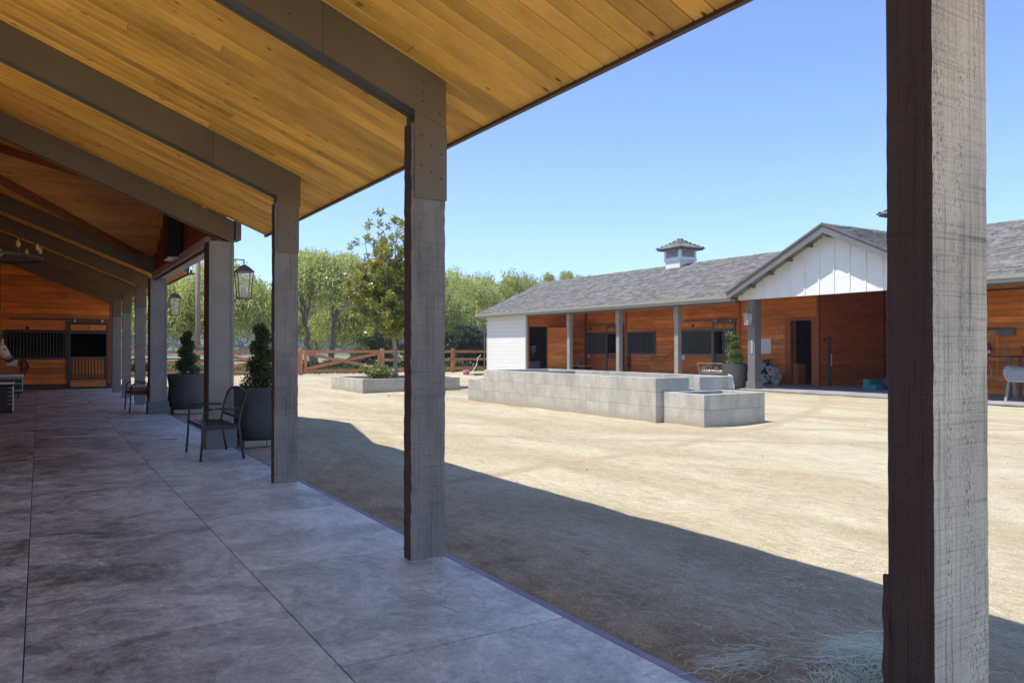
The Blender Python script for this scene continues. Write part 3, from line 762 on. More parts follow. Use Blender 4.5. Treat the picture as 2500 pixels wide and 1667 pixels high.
def grille(parent, s2w, s0, s1, z0, z1, n, feed=None, fr=0.07):
    b = MB()
    lbox(b, s2w, s0, s1, 0, 0.045, z0, z0 + fr); lbox(b, s2w, s0, s1, 0, 0.045, z1 - fr, z1)
    lbox(b, s2w, s0, s0 + fr, 0.001, 0.044, z0 + fr, z1 - fr); lbox(b, s2w, s1 - fr, s1, 0.001, 0.044, z0 + fr, z1 - fr)
    if feed:
        f0, f1, fz = feed; lbox(b, s2w, f0, f1, 0.05, 0.065, fz - 0.012, fz + 0.012); lbox(b, s2w, f0 - .012, f0 + .012, 0.05, 0.065, z0 + fr, fz); lbox(b, s2w, f1 - .012, f1 + .012, 0.05, 0.065, z0 + fr, fz)
    g = b.build('window_grille', MB_IRON, parent)
    bars(g, lambda s, t, z: s2w(s, 0.02, z), s0 + fr, s1 - fr, z0 + fr, z1 - fr, n)
    return g
def stall_door(parent, s2w, s0, s1, z0, z1, plate, gap, yoke, nb, num, track, plankmat, numrot, axisrot):
    """frame, number plate panel at top, open gap, bars, bottom panel; track above"""
    b = MB(); f = 0.10
    lbox(b, s2w, s0, s0 + f, 0.02, 0.075, z0, z1); lbox(b, s2w, s1 - f * 0.75, s1, 0.02, 0.075, z0, z1)
    lbox(b, s2w, s0 + f, s1 - f * 0.75, 0.021, 0.074, z1 - f, z1); lbox(b, s2w, s0 + f, s1 - f * 0.75, 0.021, 0.074, plate[0] - 0.12, plate[0])
    lbox(b, s2w, s0 + f, s1 - f * 0.75, 0.021, 0.074, gap - 0.025, gap); lbox(b, s2w, s0 + f, s1 - f * 0.75, 0.021, 0.074, yoke - 0.03, yoke)
    lbox(b, s2w, s0 + f, s1 - f * 0.75, 0.021, 0.074, z0, z0 + 0.04)
    d = b.build('stall_door', MB_IRON, parent)
    si, sj = s0 + f, s1 - f * 0.75
    bb = MB(); lbox(bb, s2w, si, sj, 0.035, 0.055, plate[0], z1 - f); bb.build('number_panel', plankmat, d)
    if yoke - z0 > 0.12:
        zz = z0 + 0.04
        while zz < yoke - 0.05:
            bb = MB(); lbox(bb, s2w, si, sj, 0.035, 0.055, zz + 0.002, min(zz + 0.16, yoke - 0.031)); bb.build('plank', plankmat, d); zz += 0.16
    bars(d, lambda s, t, z: s2w(s, 0.045, z), si, sj, yoke, gap - 0.025, nb, 0.016)
    # wooden backing boards behind the lower bars
    zz = yoke
    while zz < gap - 0.06:
        bb = MB(); lbox(bb, s2w, si, sj, 0.003, 0.018, zz + 0.002, min(zz + 0.155, gap - 0.03)); bb.build('plank', plankmat, d); zz += 0.155
    t = text_mesh(num, 0.19, BLACK, d, s2w((si + sj) / 2, 0.06, (plate[0] + z1 - f) / 2), numrot)
    bb = MB(); lbox(bb, s2w, track[0], track[1], 0.03, 0.09, z1 + 0.045, z1 + 0.09); tr = bb.build('door_track', MB_IRON, parent)
    for sx in (s0 + 0.22, s1 - 0.2):
        q = MB(); lbox(q, s2w, sx - 0.03, sx + 0.03, 0.06, 0.105, z1 - 0.01, z1 + 0.075); q.build('roller', SILVER, tr)
    return d
MB_IRON = IRON
s2e = lambda s, t, z: (s, 29.603 - t, z)
grille(endwall, s2e, -1.0, 0.80, 0.98, 1.92, 18, feed=(-0.92, -0.52, 1.74))
stall_door(endwall, s2e, 0.80, 2.02, 0.03, 2.23, (1.95, 2.13), 1.08, 0.34, 11, '1', (-0.81, 2.06), RED_E, (math.pi / 2, 0, 0), 0)
q = MB().box(-0.36, -0.27, 29.56, 29.603, 1.97, 2.05).build('wall_switch', BLACK, endwall, bevel=0.01)
b = MB(); b.box(-0.88, -0.60, 29.57, 29.60, 0.78, 0.99); q = b.build('feed_card', WBOARD, None, bevel=0.012); tag(q, 'white notice card on the far end wall under the stall window', 'sign')
# rope / halter on the end wall
b = MB()
for k in range(5):
    pts = [(-0.42 + 0.10 * math.cos(a) + 0.01 * k, 29.57 - 0.01 * k, 0.86 - 0.03 * k + 0.12 * math.sin(a)) for a in np.linspace(0, 2 * math.pi, 14)]
    b.tube(pts, 0.010, 5)
b.tube([(-0.44, 29.56, 0.78), (-0.50, 29.57, 0.55), (-0.48, 29.57, 0.42)], 0.012, 5); b.tube([(-0.36, 29.56, 0.78), (-0.38, 29.57, 0.50), (-0.4, 29.57, 0.46)], 0.012, 5)
q = b.build('rope_halter', plain('maroon_rope', (0.12, 0.02, 0.025), 0.9)); tag(q, 'dark red rope halter coiled on the far end wall', 'halter')
# inner long wall and back wall (mostly outside the frame)
lw = MB().box(-1.52, -1.425, 9.5, 29.63, 0, 4.55).build('long_wall', DARKIN, veranda)  # stops short of the camera to let bounce light in
b = MB()
for r in range(23):
    z0 = 0.02 + r * 0.19
    b.prism([(-1.425, 9.55, z0), (-1.425, 29.5, z0), (-1.425, 29.5, z0 + 0.184), (-1.425, 9.55, z0 + 0.184)], (0.022, 0, 0))
q = b.build('wall_planks_inside', RED_Y, lw); q['kind'] = 'stuff'
b = MB(); b.box(-6.6, -6.5, 9.5, 30, 0, 3.0); b.build('outer_wall', WHITE, veranda)
b = MB(); b.box(-6.5, -1.52, 9.5, 9.6, 0, 3.1); b.build('cross_wall', RED_X, veranda)

# ------------------------------------------------------------------ barn across the yard
EX, RXB, BZ = 19.35, 24.05, 3.08
BS = (5.0 - BZ) / (RXB - EX); WX = 23.4; FZ = 0.03
barn = thing('stable_barn', 'long redwood stable across the yard with grey shingle roof and white gable', 'building', (19.8, 20, 0))
barn.location = (0, 0, 0)
def bz(x): return BZ + BS * (x - EX)
YE = 35.25; GY = 14.3; GZ = 4.90; GH = 3.62; GS = (GZ - 3.13) / GH; Y0B = 2.0
def gval(y): return EX + (GZ - GS * abs(y - GY) - BZ) / BS       # x where cross gable meets main slope
b = MB()
yv0, yv1 = GY - GH, GY + GH
def rb(b, pts, th=0.09):
    top = [Vector(p) for p in pts]; bot = [p - Vector((0, 0, th)) for p in top]; n = len(pts)
    b.add(bot + top, [tuple(range(n - 1, -1, -1)), tuple(range(n, 2 * n))] + [(i, (i + 1) % n, n + (i + 1) % n, n + i) for i in range(n)])
ye2 = YE + 0.95
rb(b, [(EX, yv1, bz(EX)), (RXB, yv1, 5.0), (RXB, ye2, 5.0), (EX, YE, bz(EX))][::-1])
rb(b, [(EX, Y0B, bz(EX)), (RXB, Y0B, 5.0), (RXB, yv0, 5.0), (EX, yv0, bz(EX))][::-1])
rb(b, [(RXB, yv0, 5.0), (RXB, yv1, 5.0), (EX + .02, yv1, bz(EX)), (gval(GY), GY, GZ), (EX + .02, yv0, bz(EX))])
rb(b, [(RXB + .002, Y0B, 5.0), (28.8, Y0B, 3.06), (28.8, YE, 3.06), (RXB + .002, ye2, 5.0)][::-1])
for sg in (-1, 1):
    ye = GY + sg * GH; pts = [(19.2, GY, GZ), (gval(GY), GY, GZ), (EX, ye, 3.13), (19.2, ye, 3.13)]
    rb(b, pts if sg < 0 else pts[::-1])
broof = b.build('roof', plain('roof_deck', (0.16, 0.155, 0.15), 0.95), barn)
# shingle courses, real lapped tabs
def shingles(name, org, eu, sv, U, S, inside, row=0.145, parent=broof):
    org = Vector(org); eu = Vector(eu).normalized(); sv = Vector(sv).normalized(); n = eu.cross(sv)
    if n.z < 0: n = -n
    V = []; Q = []
    nr = int(S / row); r = random.Random(3)
    for k in range(nr + 1):
        u = -r.uniform(0, 0.25)
        while u < U:
            w = r.choice((0.17, 0.22, 0.28, 0.33)); lift = r.choice((0.012, 0.018, 0.026))
            um = u + w / 2; s0 = k * row - (0.012 if r.random() < 0.5 else 0)
            if inside(um, k * row + row * 0.5):
                a = max(u, 0) + 0.004; c = min(u + w, U) - 0.004; s1 = s0 + row + 0.03
                p = [org + eu * a + sv * s0 + n * lift, org + eu * c + sv * s0 + n * lift, org + eu * c + sv * s1 + n * 0.003, org + eu * a + sv * s1 + n * 0.003,
                     org + eu * a + sv * s0, org + eu * c + sv * s0]
                i = len(V); V += p; Q += [(i, i + 1, i + 2, i + 3), (i + 4, i + 5, i + 1, i)]
            u += w
    o = fast_mesh(name, np.array([tuple(v) for v in V]), np.array(Q), SHIN, parent); o['kind'] = 'stuff'; return o
LS = math.hypot(RXB - EX, 5.0 - BZ)
def in_left(u, s):
    y = yv1 + u; f = s / LS; return y < YE + 0.95 * f and s < LS
shingles('shingles', (EX - 0.03, yv1, BZ + 0.005), (0, 1, 0), (RXB - EX, 0, 5.0 - BZ), ye2 - yv1, LS, in_left)
shingles('shingles', (EX - 0.03, Y0B, BZ + 0.005), (0, 1, 0), (RXB - EX, 0, 5.0 - BZ), yv0 - Y0B, LS, lambda u, s: s < LS)
def in_mid(u, s):
    y = yv0 + u; x = EX + (RXB - EX) * s / LS; return x > gval(y) and s < LS
shingles('shingles', (EX - 0.03, yv0, BZ + 0.005), (0, 1, 0), (RXB - EX, 0, 5.0 - BZ), yv1 - yv0, LS, in_mid)
GL = math.hypot(GH, GZ - 3.13)
for sg in (-1, 1):
    def in_g(u, s, sg=sg):
        y = GY + sg * (GH - GH * s / GL); x = 19.2 + u; return x < gval(y) + 0.05 and s < GL
    shingles('shingles', (19.17, GY + sg * (GH + 0.02), 3.135), (1, 0, 0), (0, -sg * GH, GZ - 3.13), 4.9, GL, in_g)
# ridge caps
b = MB()
y = yv1 - 3.6
while y < ye2: b.hexa([(RXB - .13, y, 4.955), (RXB - .13, y + .26, 4.965), (RXB, y + .26, 5.03), (RXB, y, 5.02)], [(RXB - .13, y, 4.97), (RXB - .13, y + .26, 4.985), (RXB, y + .26, 5.05), (RXB, y, 5.035)]); b.hexa([(RXB, y, 5.02), (RXB, y + .26, 5.03), (RXB + .13, y + .26, 4.965), (RXB + .13, y, 4.955)], [(RXB, y, 5.035), (RXB, y + .26, 5.05), (RXB + .13, y + .26, 4.985), (RXB + .13, y, 4.97)]); y += 0.27
y = Y0B
while y < yv0 + 3.6: b.hexa([(RXB - .13, y, 4.955), (RXB - .13, y + .26, 4.965), (RXB, y + .26, 5.03), (RXB, y, 5.02)], [(RXB - .13, y, 4.97), (RXB - .13, y + .26, 4.985), (RXB, y + .26, 5.05), (RXB, y, 5.035)]); y += 0.27
x = 19.15
while x < gval(GY): b.hexa([(x, GY - .13, 4.85), (x + .26, GY - .13, 4.86), (x + .26, GY, 4.93), (x, GY, 4.92)], [(x, GY - .13, 4.865), (x + .26, GY - .13, 4.88), (x + .26, GY, 4.95), (x, GY, 4.935)]); b.hexa([(x, GY, 4.92), (x + .26, GY, 4.93), (x + .26, GY + .13, 4.86), (x, GY + .13, 4.85)], [(x, GY, 4.935), (x + .26, GY, 4.95), (x + .26, GY + .13, 4.88), (x, GY + .13, 4.865)]); x += 0.27
q = b.build('ridge_cap', SHIN, broof)
# gutters and fascia
for (ya, yb) in ((yv1 + 0.02, YE), (Y0B, yv0 - 0.02)):
    b = MB(); b.prism([(EX - 0.09, ya, 3.085), (EX - 0.075, ya, 2.985), (EX - 0.02, ya, 2.985), (EX - 0.02, ya, 3.085)], (0, yb - ya, 0)); b.build('gutter', FASCIA, barn)
    MB().box(EX - 0.018, EX + 0.01, ya, yb, 2.89, 3.0).build('fascia', FASCIA, barn)
    MB().box(EX + 0.012, 19.78, ya, yb, 2.93, 2.95).build('soffit', FASCIA, barn)
MB().box(19.82, 20.02, yv1 + 0.25, 31.2, 2.86, 3.02).build('eave_beam', GREYPAINT, barn); MB().box(19.82, 20.02, Y0B, yv0 + 0.2, 2.86, 3.02).build('eave_beam', GREYPAINT, barn)
b = MB(); b.tube([(EX - 0.07, YE - 0.12, 2.985), (EX - 0.07, YE - 0.12, 2.90), (EX + 0.33, YE - 0.16, 2.62), (EX + 0.38, YE - 0.18, 2.5), (EX + 0.38, YE - 0.18, 0.1)], 0.035, 8); b.build('downspout', GREYPAINT, barn, smooth=True)
# rakes of the gable
for sg in (-1, 1):
    b = MB(); ye = GY + sg * (GH + 0.02)
    b.prism([(19.1645, GY, GZ + 0.02), (19.165, ye, 3.15), (19.165, ye, 2.93), (19.165, GY, GZ - 0.24)], (0.035, 0, 0)); b.build('rake_board', GREYPAINT, barn)
    b = MB(); b.prism([(19.13, GY, GZ + 0.055), (19.13, ye + sg * .02, 3.185), (19.13, ye + sg * .02, 3.12), (19.13, GY, GZ - 0.01)], (0.034, 0, 0)); b.build('drip_edge', STEELD, barn)
b = MB(); b.box(19.2, 19.66, GY - 0.07, GY + 0.07, GZ - 0.34, GZ - 0.2); b.build('ridge_outlooker', STEELD, barn)
for sg in (-1, 1):
    for f in (0.2, 0.4, 0.6, 0.8):
        y = GY + sg * GH * f; z = GZ - GS * GH * f - 0.10
        MB().box(19.21, 19.65, y - 0.03, y + 0.03, z - 0.10, z - 0.01).build('outlooker', STEELD, barn)
# gable wall: white board and batten
def gtop(y): return GZ - GS * abs(y - GY) - 0.10
gwall = MB().prism([(19.67, GY - 3.6, 2.93), (19.67, GY + 3.6, 2.93), (19.67, GY + 3.6, gtop(GY + 3.6)), (19.67, GY, gtop(GY)), (19.67, GY - 3.6, gtop(GY - 3.6))], (0.1, 0, 0)).build('gable_wall', WHITEG, barn)
y = GY - 3.55; pw = 0.505
while y < GY + 3.6:
    ya, yb = y + 0.002, min(y + pw - 0.002, GY + 3.6)
    pts = [(19.652, ya, 2.925), (19.652, yb, 2.925), (19.652, yb, gtop(yb))]
    if ya < GY < yb: pts.append((19.652, GY, gtop(GY)))
    pts.append((19.652, ya, gtop(ya)))
    MB().prism(pts, (0.017, 0, 0)).build('gable_panel', WHITEG, gwall)
    yb2 = y + pw
    if yb2 < GY + 3.55: MB().prism([(19.625, yb2 - .022, 2.925), (19.625, yb2 + .022, 2.925), (19.625, yb2 + .022, gtop(yb2 + .022)), (19.625, yb2 - .022, gtop(yb2 - .022))], (0.026, 0, 0)).build('batten', WHITEG, gwall)
    y += pw
# barn piers and posts
def barn_pier(y0, label):
    o = MB().box(19.83, 20.13, y0 + 0.03, y0 + 0.33, FZ, 2.925).build('pier', GREYPAINT, barn, bevel=0.004); o['label'] = label
    MB().box(19.79, 20.17, y0 - 0.01, y0 + 0.37, 0, 0.27).build('plinth', GREYPAINT, o, bevel=0.006)
    MB().box(19.805, 19.829, y0 + 0.10, y0 + 0.17, 1.18, 1.62).build('meter_box', FASCIA, o)
barn_pier(17.33, 'grey boxed pier left of the open bay across the yard'); barn_pier(10.92, 'grey boxed pier right of the open bay across the yard')
for y in (20.9, 24.25, 27.65, 7.5, 4.1):
    o = MB().box(19.83, 20.00, y, y + 0.20, FZ, 2.3).build('post', GREYPOST, barn, bevel=0.004)
    MB().box(19.812, 20.018, y - 0.014, y + 0.214, 2.3, 2.86).build('post_cladding', GREYPOST, o, bevel=0.003)
# veranda slab
bfloor = MB().box(19.72, 28.6, Y0B, 37.0, -0.1, -0.012).build('barn_floor', plain('joint_dirt2', (0.07, 0.065, 0.06), 0.95)); tag(bfloor, kind='structure')
CONCF = plain('barn_slab', (0.33, 0.32, 0.335), 0.6, 0.25, 1.6, bmp=0.05)
yy = Y0B
while yy < 31.2:
    for (xa, xb) in ((19.72, 21.55), (21.55, WX)):
        MB().box(xa + .004, xb - .004, yy + .004, min(yy + 2.43, 37) - .004, -0.0115, FZ).build('slab', CONCF, bfloor, bevel=0.004)
    yy += 2.433
MB().box(WX + .004, 28.55, Y0B, 36.9, -0.0115, FZ - 0.001).build('slab', CONCF, bfloor)
# white end room
MB().box(19.83, 19.93, 31.2, 34.9, 0, 2.95).build('white_wall', WHITE, barn)
wr = [c for c in barn.children if c.name.startswith('white_wall')][0]
plank_rows(wr, 'y', 19.805, 31.26, 34.86, 0.03, 2.94, 0.20, WHITE, name='siding_board', lmin=4, lmax=5, th=0.02)
MB().box(19.79, 19.829, 34.862, 34.93, 0, 2.94).build('corner_board', WHITE, wr); MB().box(19.79, 19.829, 31.19, 31.258, 0, 2.94).build('corner_board', WHITE, wr)
MB().box(19.93, 28.5, 34.83, 34.9, 0, 3.0).build('far_end_wall', WHITE, barn)
MB().prism([(19.93, 34.835, 3.001), (28.5, 34.835, 3.001), (RXB, 34.835, 4.86)], (0, 0.06, 0)).build('far_gable_wall', WHITE, barn)
# -Y face of the end room: doorway and open door
opsd = [(20.0, 21.05, FZ, 2.36)]
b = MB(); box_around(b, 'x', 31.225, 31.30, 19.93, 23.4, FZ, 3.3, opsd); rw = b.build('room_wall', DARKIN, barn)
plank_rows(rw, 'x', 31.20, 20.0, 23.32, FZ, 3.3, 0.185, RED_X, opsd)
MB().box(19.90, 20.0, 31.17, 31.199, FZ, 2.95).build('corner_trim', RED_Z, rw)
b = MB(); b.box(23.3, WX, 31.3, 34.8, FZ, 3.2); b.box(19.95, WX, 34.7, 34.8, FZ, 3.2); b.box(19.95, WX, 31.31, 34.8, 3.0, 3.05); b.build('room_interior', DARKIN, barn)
# open door leaf, hinged at the right jamb, swung out
dl = MB(); dl.box(0, 0.92, -0.02, 0.02, 0, 2.30); leaf = dl.build('door', RED_X, barn); leaf.location = (21.07, 31.165, FZ + 0.02); leaf.rotation_euler = (0, 0, math.radians(-42))
for k in range(12):
    MB().box(0.01, 0.91, -0.034, -0.021, 0.01 + k * 0.191, 0.194 + k * 0.191).build('plank', RED_X, leaf)
MB().box(0.922, 0.955, -0.03, 0.025, 0, 2.30).build('door_edge', RED_Z, leaf)
# back wall x = WX with openings
opsb = [(21.50, 22.60, FZ, 2.36), (22.66, 24.45, 1.12, 2.06), (26.10, 27.95, 1.12, 2.06), (28.30, 29.50, FZ, 2.36), (29.55, 31.10, 1.12, 2.06), (17.92, 18.82, FZ, 2.34)]
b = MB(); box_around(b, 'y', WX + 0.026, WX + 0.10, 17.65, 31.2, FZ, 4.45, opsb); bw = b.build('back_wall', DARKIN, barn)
plank_rows(bw, 'y', WX, 17.70, 31.2, FZ, 3.7, 0.186, RED_Y, opsb)
for y in (28.08, 21.24, 31.13): MB().box(WX - 0.03, WX - 0.001, y - 0.06, y + 0.05, FZ, 3.7).build('wall_post', RED_Z, bw)
b = MB(); box_around(b, 'y', WX + 0.026, WX + 0.10, Y0B, 12.2, FZ, 4.45, []); bw2 = b.build('back_wall', DARKIN, barn)
plank_rows(bw2, 'y', WX, 6.5, 12.2, FZ, 3.75, 0.186, RED_Y)
MB().box(WX - 0.035, WX - 0.001, 6.5, 12.15, 3.0, 3.03).build('hanging_rail', IRON, bw2)
MB().box(WX - 0.03, WX - 0.001, 12.15, 12.26, FZ, 4.2).build('corner_trim', RED_Z, bw2)
# bay (open breezeway) side and back walls
b = MB(); b.box(WX + 0.1, 27.3, 17.676, 17.75, FZ, 4.5); sw = b.build('bay_side_wall', DARKIN, barn)
plank_rows(sw, 'x', 17.65, WX + 0.03, 27.2, FZ, 3.75, 0.186, wood('bay_wood', (0.60, 0.15, 0.03), (0.42, 0.09, 0.018), 0, orand=0.12))
MB().box(WX - 0.025, WX + 0.03, 17.63, 17.72, FZ, 3.75).build('corner_trim', RED_Z, sw)
b = MB(); b.box(27.3, 27.4, 12.2, 17.75, FZ, 4.5); sw2 = b.build('bay_back_wall', DARKIN, barn); plank_rows(sw2, 'y', 27.27, 12.2, 17.6, FZ, 3.7, 0.186, RED_Y)
b = MB(); b.box(WX + 0.1, 27.3, 12.1, 12.2, FZ, 4.5); b.build('bay_side_wall', RED_X, barn)
bsof = wood('barn_soffit', (0.40, 0.17, 0.06), (0.30, 0.12, 0.04), 0)
for (ya, yb) in ((17.95, 31.2), (Y0B, 10.7)):
    b = MB(); b.hexa([(20.03, ya, bz(20.03) - .16), (WX, ya, bz(WX) - .16), (WX, yb, bz(WX) - .16), (20.03, yb, bz(20.03) - .16)], [(20.03, ya, bz(20.03) - .13), (WX, ya, bz(WX) - .13), (WX, yb, bz(WX) - .13), (20.03, yb, bz(20.03) - .13)]); b.build('veranda_ceiling', bsof, barn)
# tack room door casing, jambs
cs = MB(); cs.box(WX - 0.03, WX - 0.001, 18.822, 19.06, FZ, 2.345); cs.box(WX - 0.03, WX - 0.001, 17.70, 17.918, FZ, 2.345); cs.box(WX - 0.031, WX - 0.001, 17.70, 19.06, 2.346, 2.47)
q = cs.build('door_casing', RED_Z, bw)
MB().box(WX + 0.001, WX + 0.30, 18.825, 18.845, FZ, 2.34).build('door_jamb', RED_Z, bw)
MB().box(WX + 0.11, WX + 0.55, 18.60, 18.822, FZ, 0.78).build('bin', RED_Z, bw)
# stall interiors
b = MB(); b.box(27.32, 27.42, 17.75, 21.3, FZ, 3.6); box_around(b, 'y', 27.32, 27.42, 21.3, 31.3, FZ, 3.6, [(24.3, 25.8, 1.15, 2.35)])
for y in (21.15, 26.0, 28.2, 31.22): b.box(WX + 0.1, 27.3, y, y + 0.06, FZ, 3.6)
b.box(WX + .1, 27.4, 17.75, 31.3, 3.61, 3.66)
b.build('stall_interior', STALLIN, barn)
MB().box(28.45, 28.5, Y0B, 17.7, 0, 3.0).build('rear_wall', WHITE, barn)
b = MB(); b.box(27.30, 27.315, 24.24, 24.3, 1.09, 2.41); b.box(27.30, 27.315, 25.8, 25.86, 1.09, 2.41); b.box(27.30, 27.315, 24.3, 25.8, 1.09, 1.15); b.box(27.30, 27.315, 24.3, 25.8, 2.35, 2.41); b.box(27.30, 27.315, 24.3, 25.8, 1.66, 1.70)
b.build('window_frame', WHITE, barn)
MB_IRON = IRONG
s2b = lambda s, t, z: (WX - 0.002 - t, -s, z)
grille(bw, s2b, -24.50, -22.64, 1.06, 2.12, 21, feed=(-24.3, -23.95, 1.97)); grille(bw, s2b, -28.0, -26.05, 1.06, 2.12, 22); grille(bw, s2b, -31.12, -29.52, 1.06, 2.12, 19)
stall_door(bw, s2b, -22.62, -21.42, FZ + 0.01, 2.42, (2.15, 2.33), 1.13, 0.10, 14, '9', (-24.25, -21.35), RED_Y, (math.pi / 2, 0, -math.pi / 2), 0)
stall_door(bw, s2b, -29.52, -28.22, FZ + 0.01, 2.42, (2.15, 2.33), 1.13, 0.9, 9, '8', (-31.1, -28.2), RED_Y, (math.pi / 2, 0, -math.pi / 2), 0)
for (y, z) in ((23.75, 2.29), (30.8, 2.3)): MB().box(WX - 0.05, WX - 0.001, y - 0.05, y + 0.05, z - 0.05, z + 0.05).build('wall_switch', BLACK, bw, bevel=0.01)
for (y, lb) in ((24.35, 'white card on the wall below stall 9 window'), (31.0, 'white card on the wall left of the middle barn posts')):
    q = MB().box(WX - 0.03, WX - 0.004, y - 0.12, y + 0.12, 0.86, 1.06).build('notice_card', WBOARD, None, bevel=0.01); tag(q, lb, 'sign')
# blanket bars and halter on the barn wall
for y0 in (25.2,):
    b = MB(); b.tube([(WX - .09, y0, .99), (WX - .09, y0 + 1.15, .99)], 0.012, 6); b.tube([(WX - .002, y0 + .2, .99), (WX - .09, y0 + .2, .99), (WX - .09, y0 + .2, .86)], 0.01, 6); b.tube([(WX - .002, y0 + .95, .99), (WX - .09, y0 + .95, .99), (WX - .09, y0 + .95, .86)], 0.01, 6)
    q = b.build('blanket_bar', IRON); tag(q, 'thin black blanket rail under the middle barred window of the barn', 'rail')
b = MB(); b.tube([(21.9, 31.12, 1.02), (22.9, 31.12, 1.02)], 0.012, 6); b.tube([(22.05, 31.195, 1.02), (22.05, 31.12, 1.02), (22.05, 31.12, .9)], .01, 6); b.tube([(22.75, 31.195, 1.02), (22.75, 31.12, 1.02), (22.75, 31.12, .9)], .01, 6)
q = b.build('blanket_bar', IRON); tag(q, 'thin black blanket rail on the end room wall right of the open door', 'rail')
b = MB(); r = random.Random(4)
for k in range(7):
    zc = 1.0 - k * 0.07
    b.tube([(WX - .05 - r.random() * .04, 27.82 + 0.09 * math.cos(a) + r.uniform(-.02, .02), zc + 0.12 * math.sin(a)) for a in np.linspace(0, 2 * math.pi, 10)], 0.013, 5)
b.tube([(WX - .05, 27.80, .7), (WX - .06, 27.78, .35), (WX - .05, 27.80, .28)], .02, 5); b.tube([(WX - .05, 27.87, .7), (WX - .06, 27.86, .32)], .02, 5)
q = b.build('halter', BLACK); tag(q, 'black halter and lead rope hanging on the barn wall between two barred windows', 'halter')

# cupolas
def cupola(y, label):
    t = thing('cupola', label, 'cupola', (RXB, y, 4.55), 0, 'cupolas on the barn ridge')
    MB().box(-.45, .45, -.45, .45, 0.22, 0.62).build('base', WHITE, t)
    MB().box(-.5, .5, -.5, .5, 0.16, 0.25).build('base_flashing', WHITE, t)
    MB().box(-.51, .51, -.51, .51, 0.60, 0.70).build('base_cornice', WHITE, t, bevel=0.01)
    body = MB()
    for sx in (-1, 1):
        for sy in (-1, 1): body.box(min(sx * .49, sx * .38), max(sx * .49, sx * .38), min(sy * .49, sy * .38), max(sy * .49, sy * .38), 0.70, 1.12)
    for z0, z1 in ((0.70, 0.76), (1.07, 1.12)):
        body.box(-.38, .38, -.485, -.40, z0, z1); body.box(-.38, .38, .40, .485, z0, z1); body.box(-.485, -.40, -.38, .38, z0, z1); body.box(.40, .485, -.38, .38, z0, z1)
    body.build('louver_frame', WHITE, t)
    MB().box(-.36, .36, -.36, .36, .70, 1.12).build('core', DARKIN, t)
    for k in range(6):
        z = 0.775 + k * 0.05
        for rz in range(4):
            q = MB().hexa([(-.38, -.47, z), (.38, -.47, z), (.38, -.455, z + .004), (-.38, -.455, z + .004)], [(-.38, -.42, z + .038), (.38, -.42, z + .038), (.38, -.405, z + .042), (-.38, -.405, z + .042)]).build('louver', WHITE, t)
            q.rotation_euler = (0, 0, rz * math.pi / 2)
    b = MB(); prof = [(.74, 1.10), (.74, 1.15)]
    b.add([(-.74, -.74, 1.14), (.74, -.74, 1.14), (.74, .74, 1.14), (-.74, .74, 1.14), (-.36, -.36, 1.33), (.36, -.36, 1.33), (.36, .36, 1.33), (-.36, .36, 1.33), (0, 0, 1.62)],
          [(0, 1, 5, 4), (1, 2, 6, 5), (2, 3, 7, 6), (3, 0, 4, 7), (4, 5, 8), (5, 6, 8), (6, 7, 8), (7, 4, 8), (0, 3, 2, 1)])
    rf = b.build('cupola_roof', SHIN, t)
    MB().box(-.70, .70, -.70, .70, 1.075, 1.135).build('eave_trim', STEELD, t)
    for rz in range(4):
        V = MB(); r = random.Random(rz)
        for k in range(6):
            f0 = k / 6; hw = .76 * (1 - f0); y0 = -.76 * (1 - f0)
            zz = 1.14 + .48 * f0 - (0.035 * math.sin(f0 * math.pi)); z1 = zz + .07
            a = -hw
            while a < hw - .04:
                w = min(r.uniform(.14, .24), hw - a); l = r.choice((.016, .026))
                V.add([(a + .005, y0, zz + l), (a + w - .005, y0, zz + l), (a + w - .005, y0 + .13, z1 + .02), (a + .005, y0 + .13, z1 + .02), (a + .005, y0, zz - .01), (a + w - .005, y0, zz - .01)], [(0, 1, 2, 3), (4, 5, 1, 0)]); a += w
        q = V.build('shingles', SHIN, t); q.rotation_euler = (0, 0, rz * math.pi / 2); q['kind'] = 'stuff'
    return t
cupola(25.2, 'white louvred cupola with shingle cap on the barn ridge left of the gable')
cupola(14.6, 'white louvred cupola hidden behind the near post, only its eave tip showing')

# ------------------------------------------------------------------ concrete trough
tr = thing('water_trough', 'long grey board-formed concrete water trough with lower basins at both ends', 'trough', (10.7, 14, 0))
tr.location = (0, 0, 0)
def course(x0, x1, y0, y1, z0, z1, t, gaps=(), par=tr, splits=(), name='concrete_course'):
    """a ring of formed concrete; gaps=(a,b) opening on the -Y wall; splits cut the -X wall into panels"""
    ya = [y0 + t] + list(splits) + [y1 - t]
    g = 0.0035
    z0 += g
    ys = [y0] + list(splits) + [y1]
    for i in range(len(ys) - 1):
        MB().box(x0, x0 + t, ys[i] + (0.002 if i else 0), ys[i + 1] - (0.002 if i < len(ys) - 2 else 0), z0, z1).build(name, CONC, par, bevel=0.004)
    MB().box(x1 - t, x1, y0, y1, z0, z1).build(name, CONC, par, bevel=0.004)
    segs = subtract((x0 + t + .001, x1 - t - .001), gaps)
    for (a, b_) in segs: MB().box(a, b_, y0, y0 + t, z0, z1).build(name, CONC, par, bevel=0.004)
    MB().box(x0 + t + .001, x1 - t - .001, y1 - t, y1, z0, z1).build(name, CONC, par, bevel=0.004)
T0, T1 = 9.69, 11.72
course(T0, T1, 10.80, 17.25, 0.54, 0.80, 0.15, gaps=((10.53, 10.80),), splits=(14.9,))
course(T0, T1, 10.80, 17.25, 0.27, 0.54, 0.15, splits=(15.5,))
course(T0, T1, 10.80, 17.25, -0.05, 0.27, 0.15, splits=(12.95,))
MB().box(T0 + .15, T1 - .15, 15.9, 16.05, 0.2, 0.78).build('cross_wall', CONC, tr)
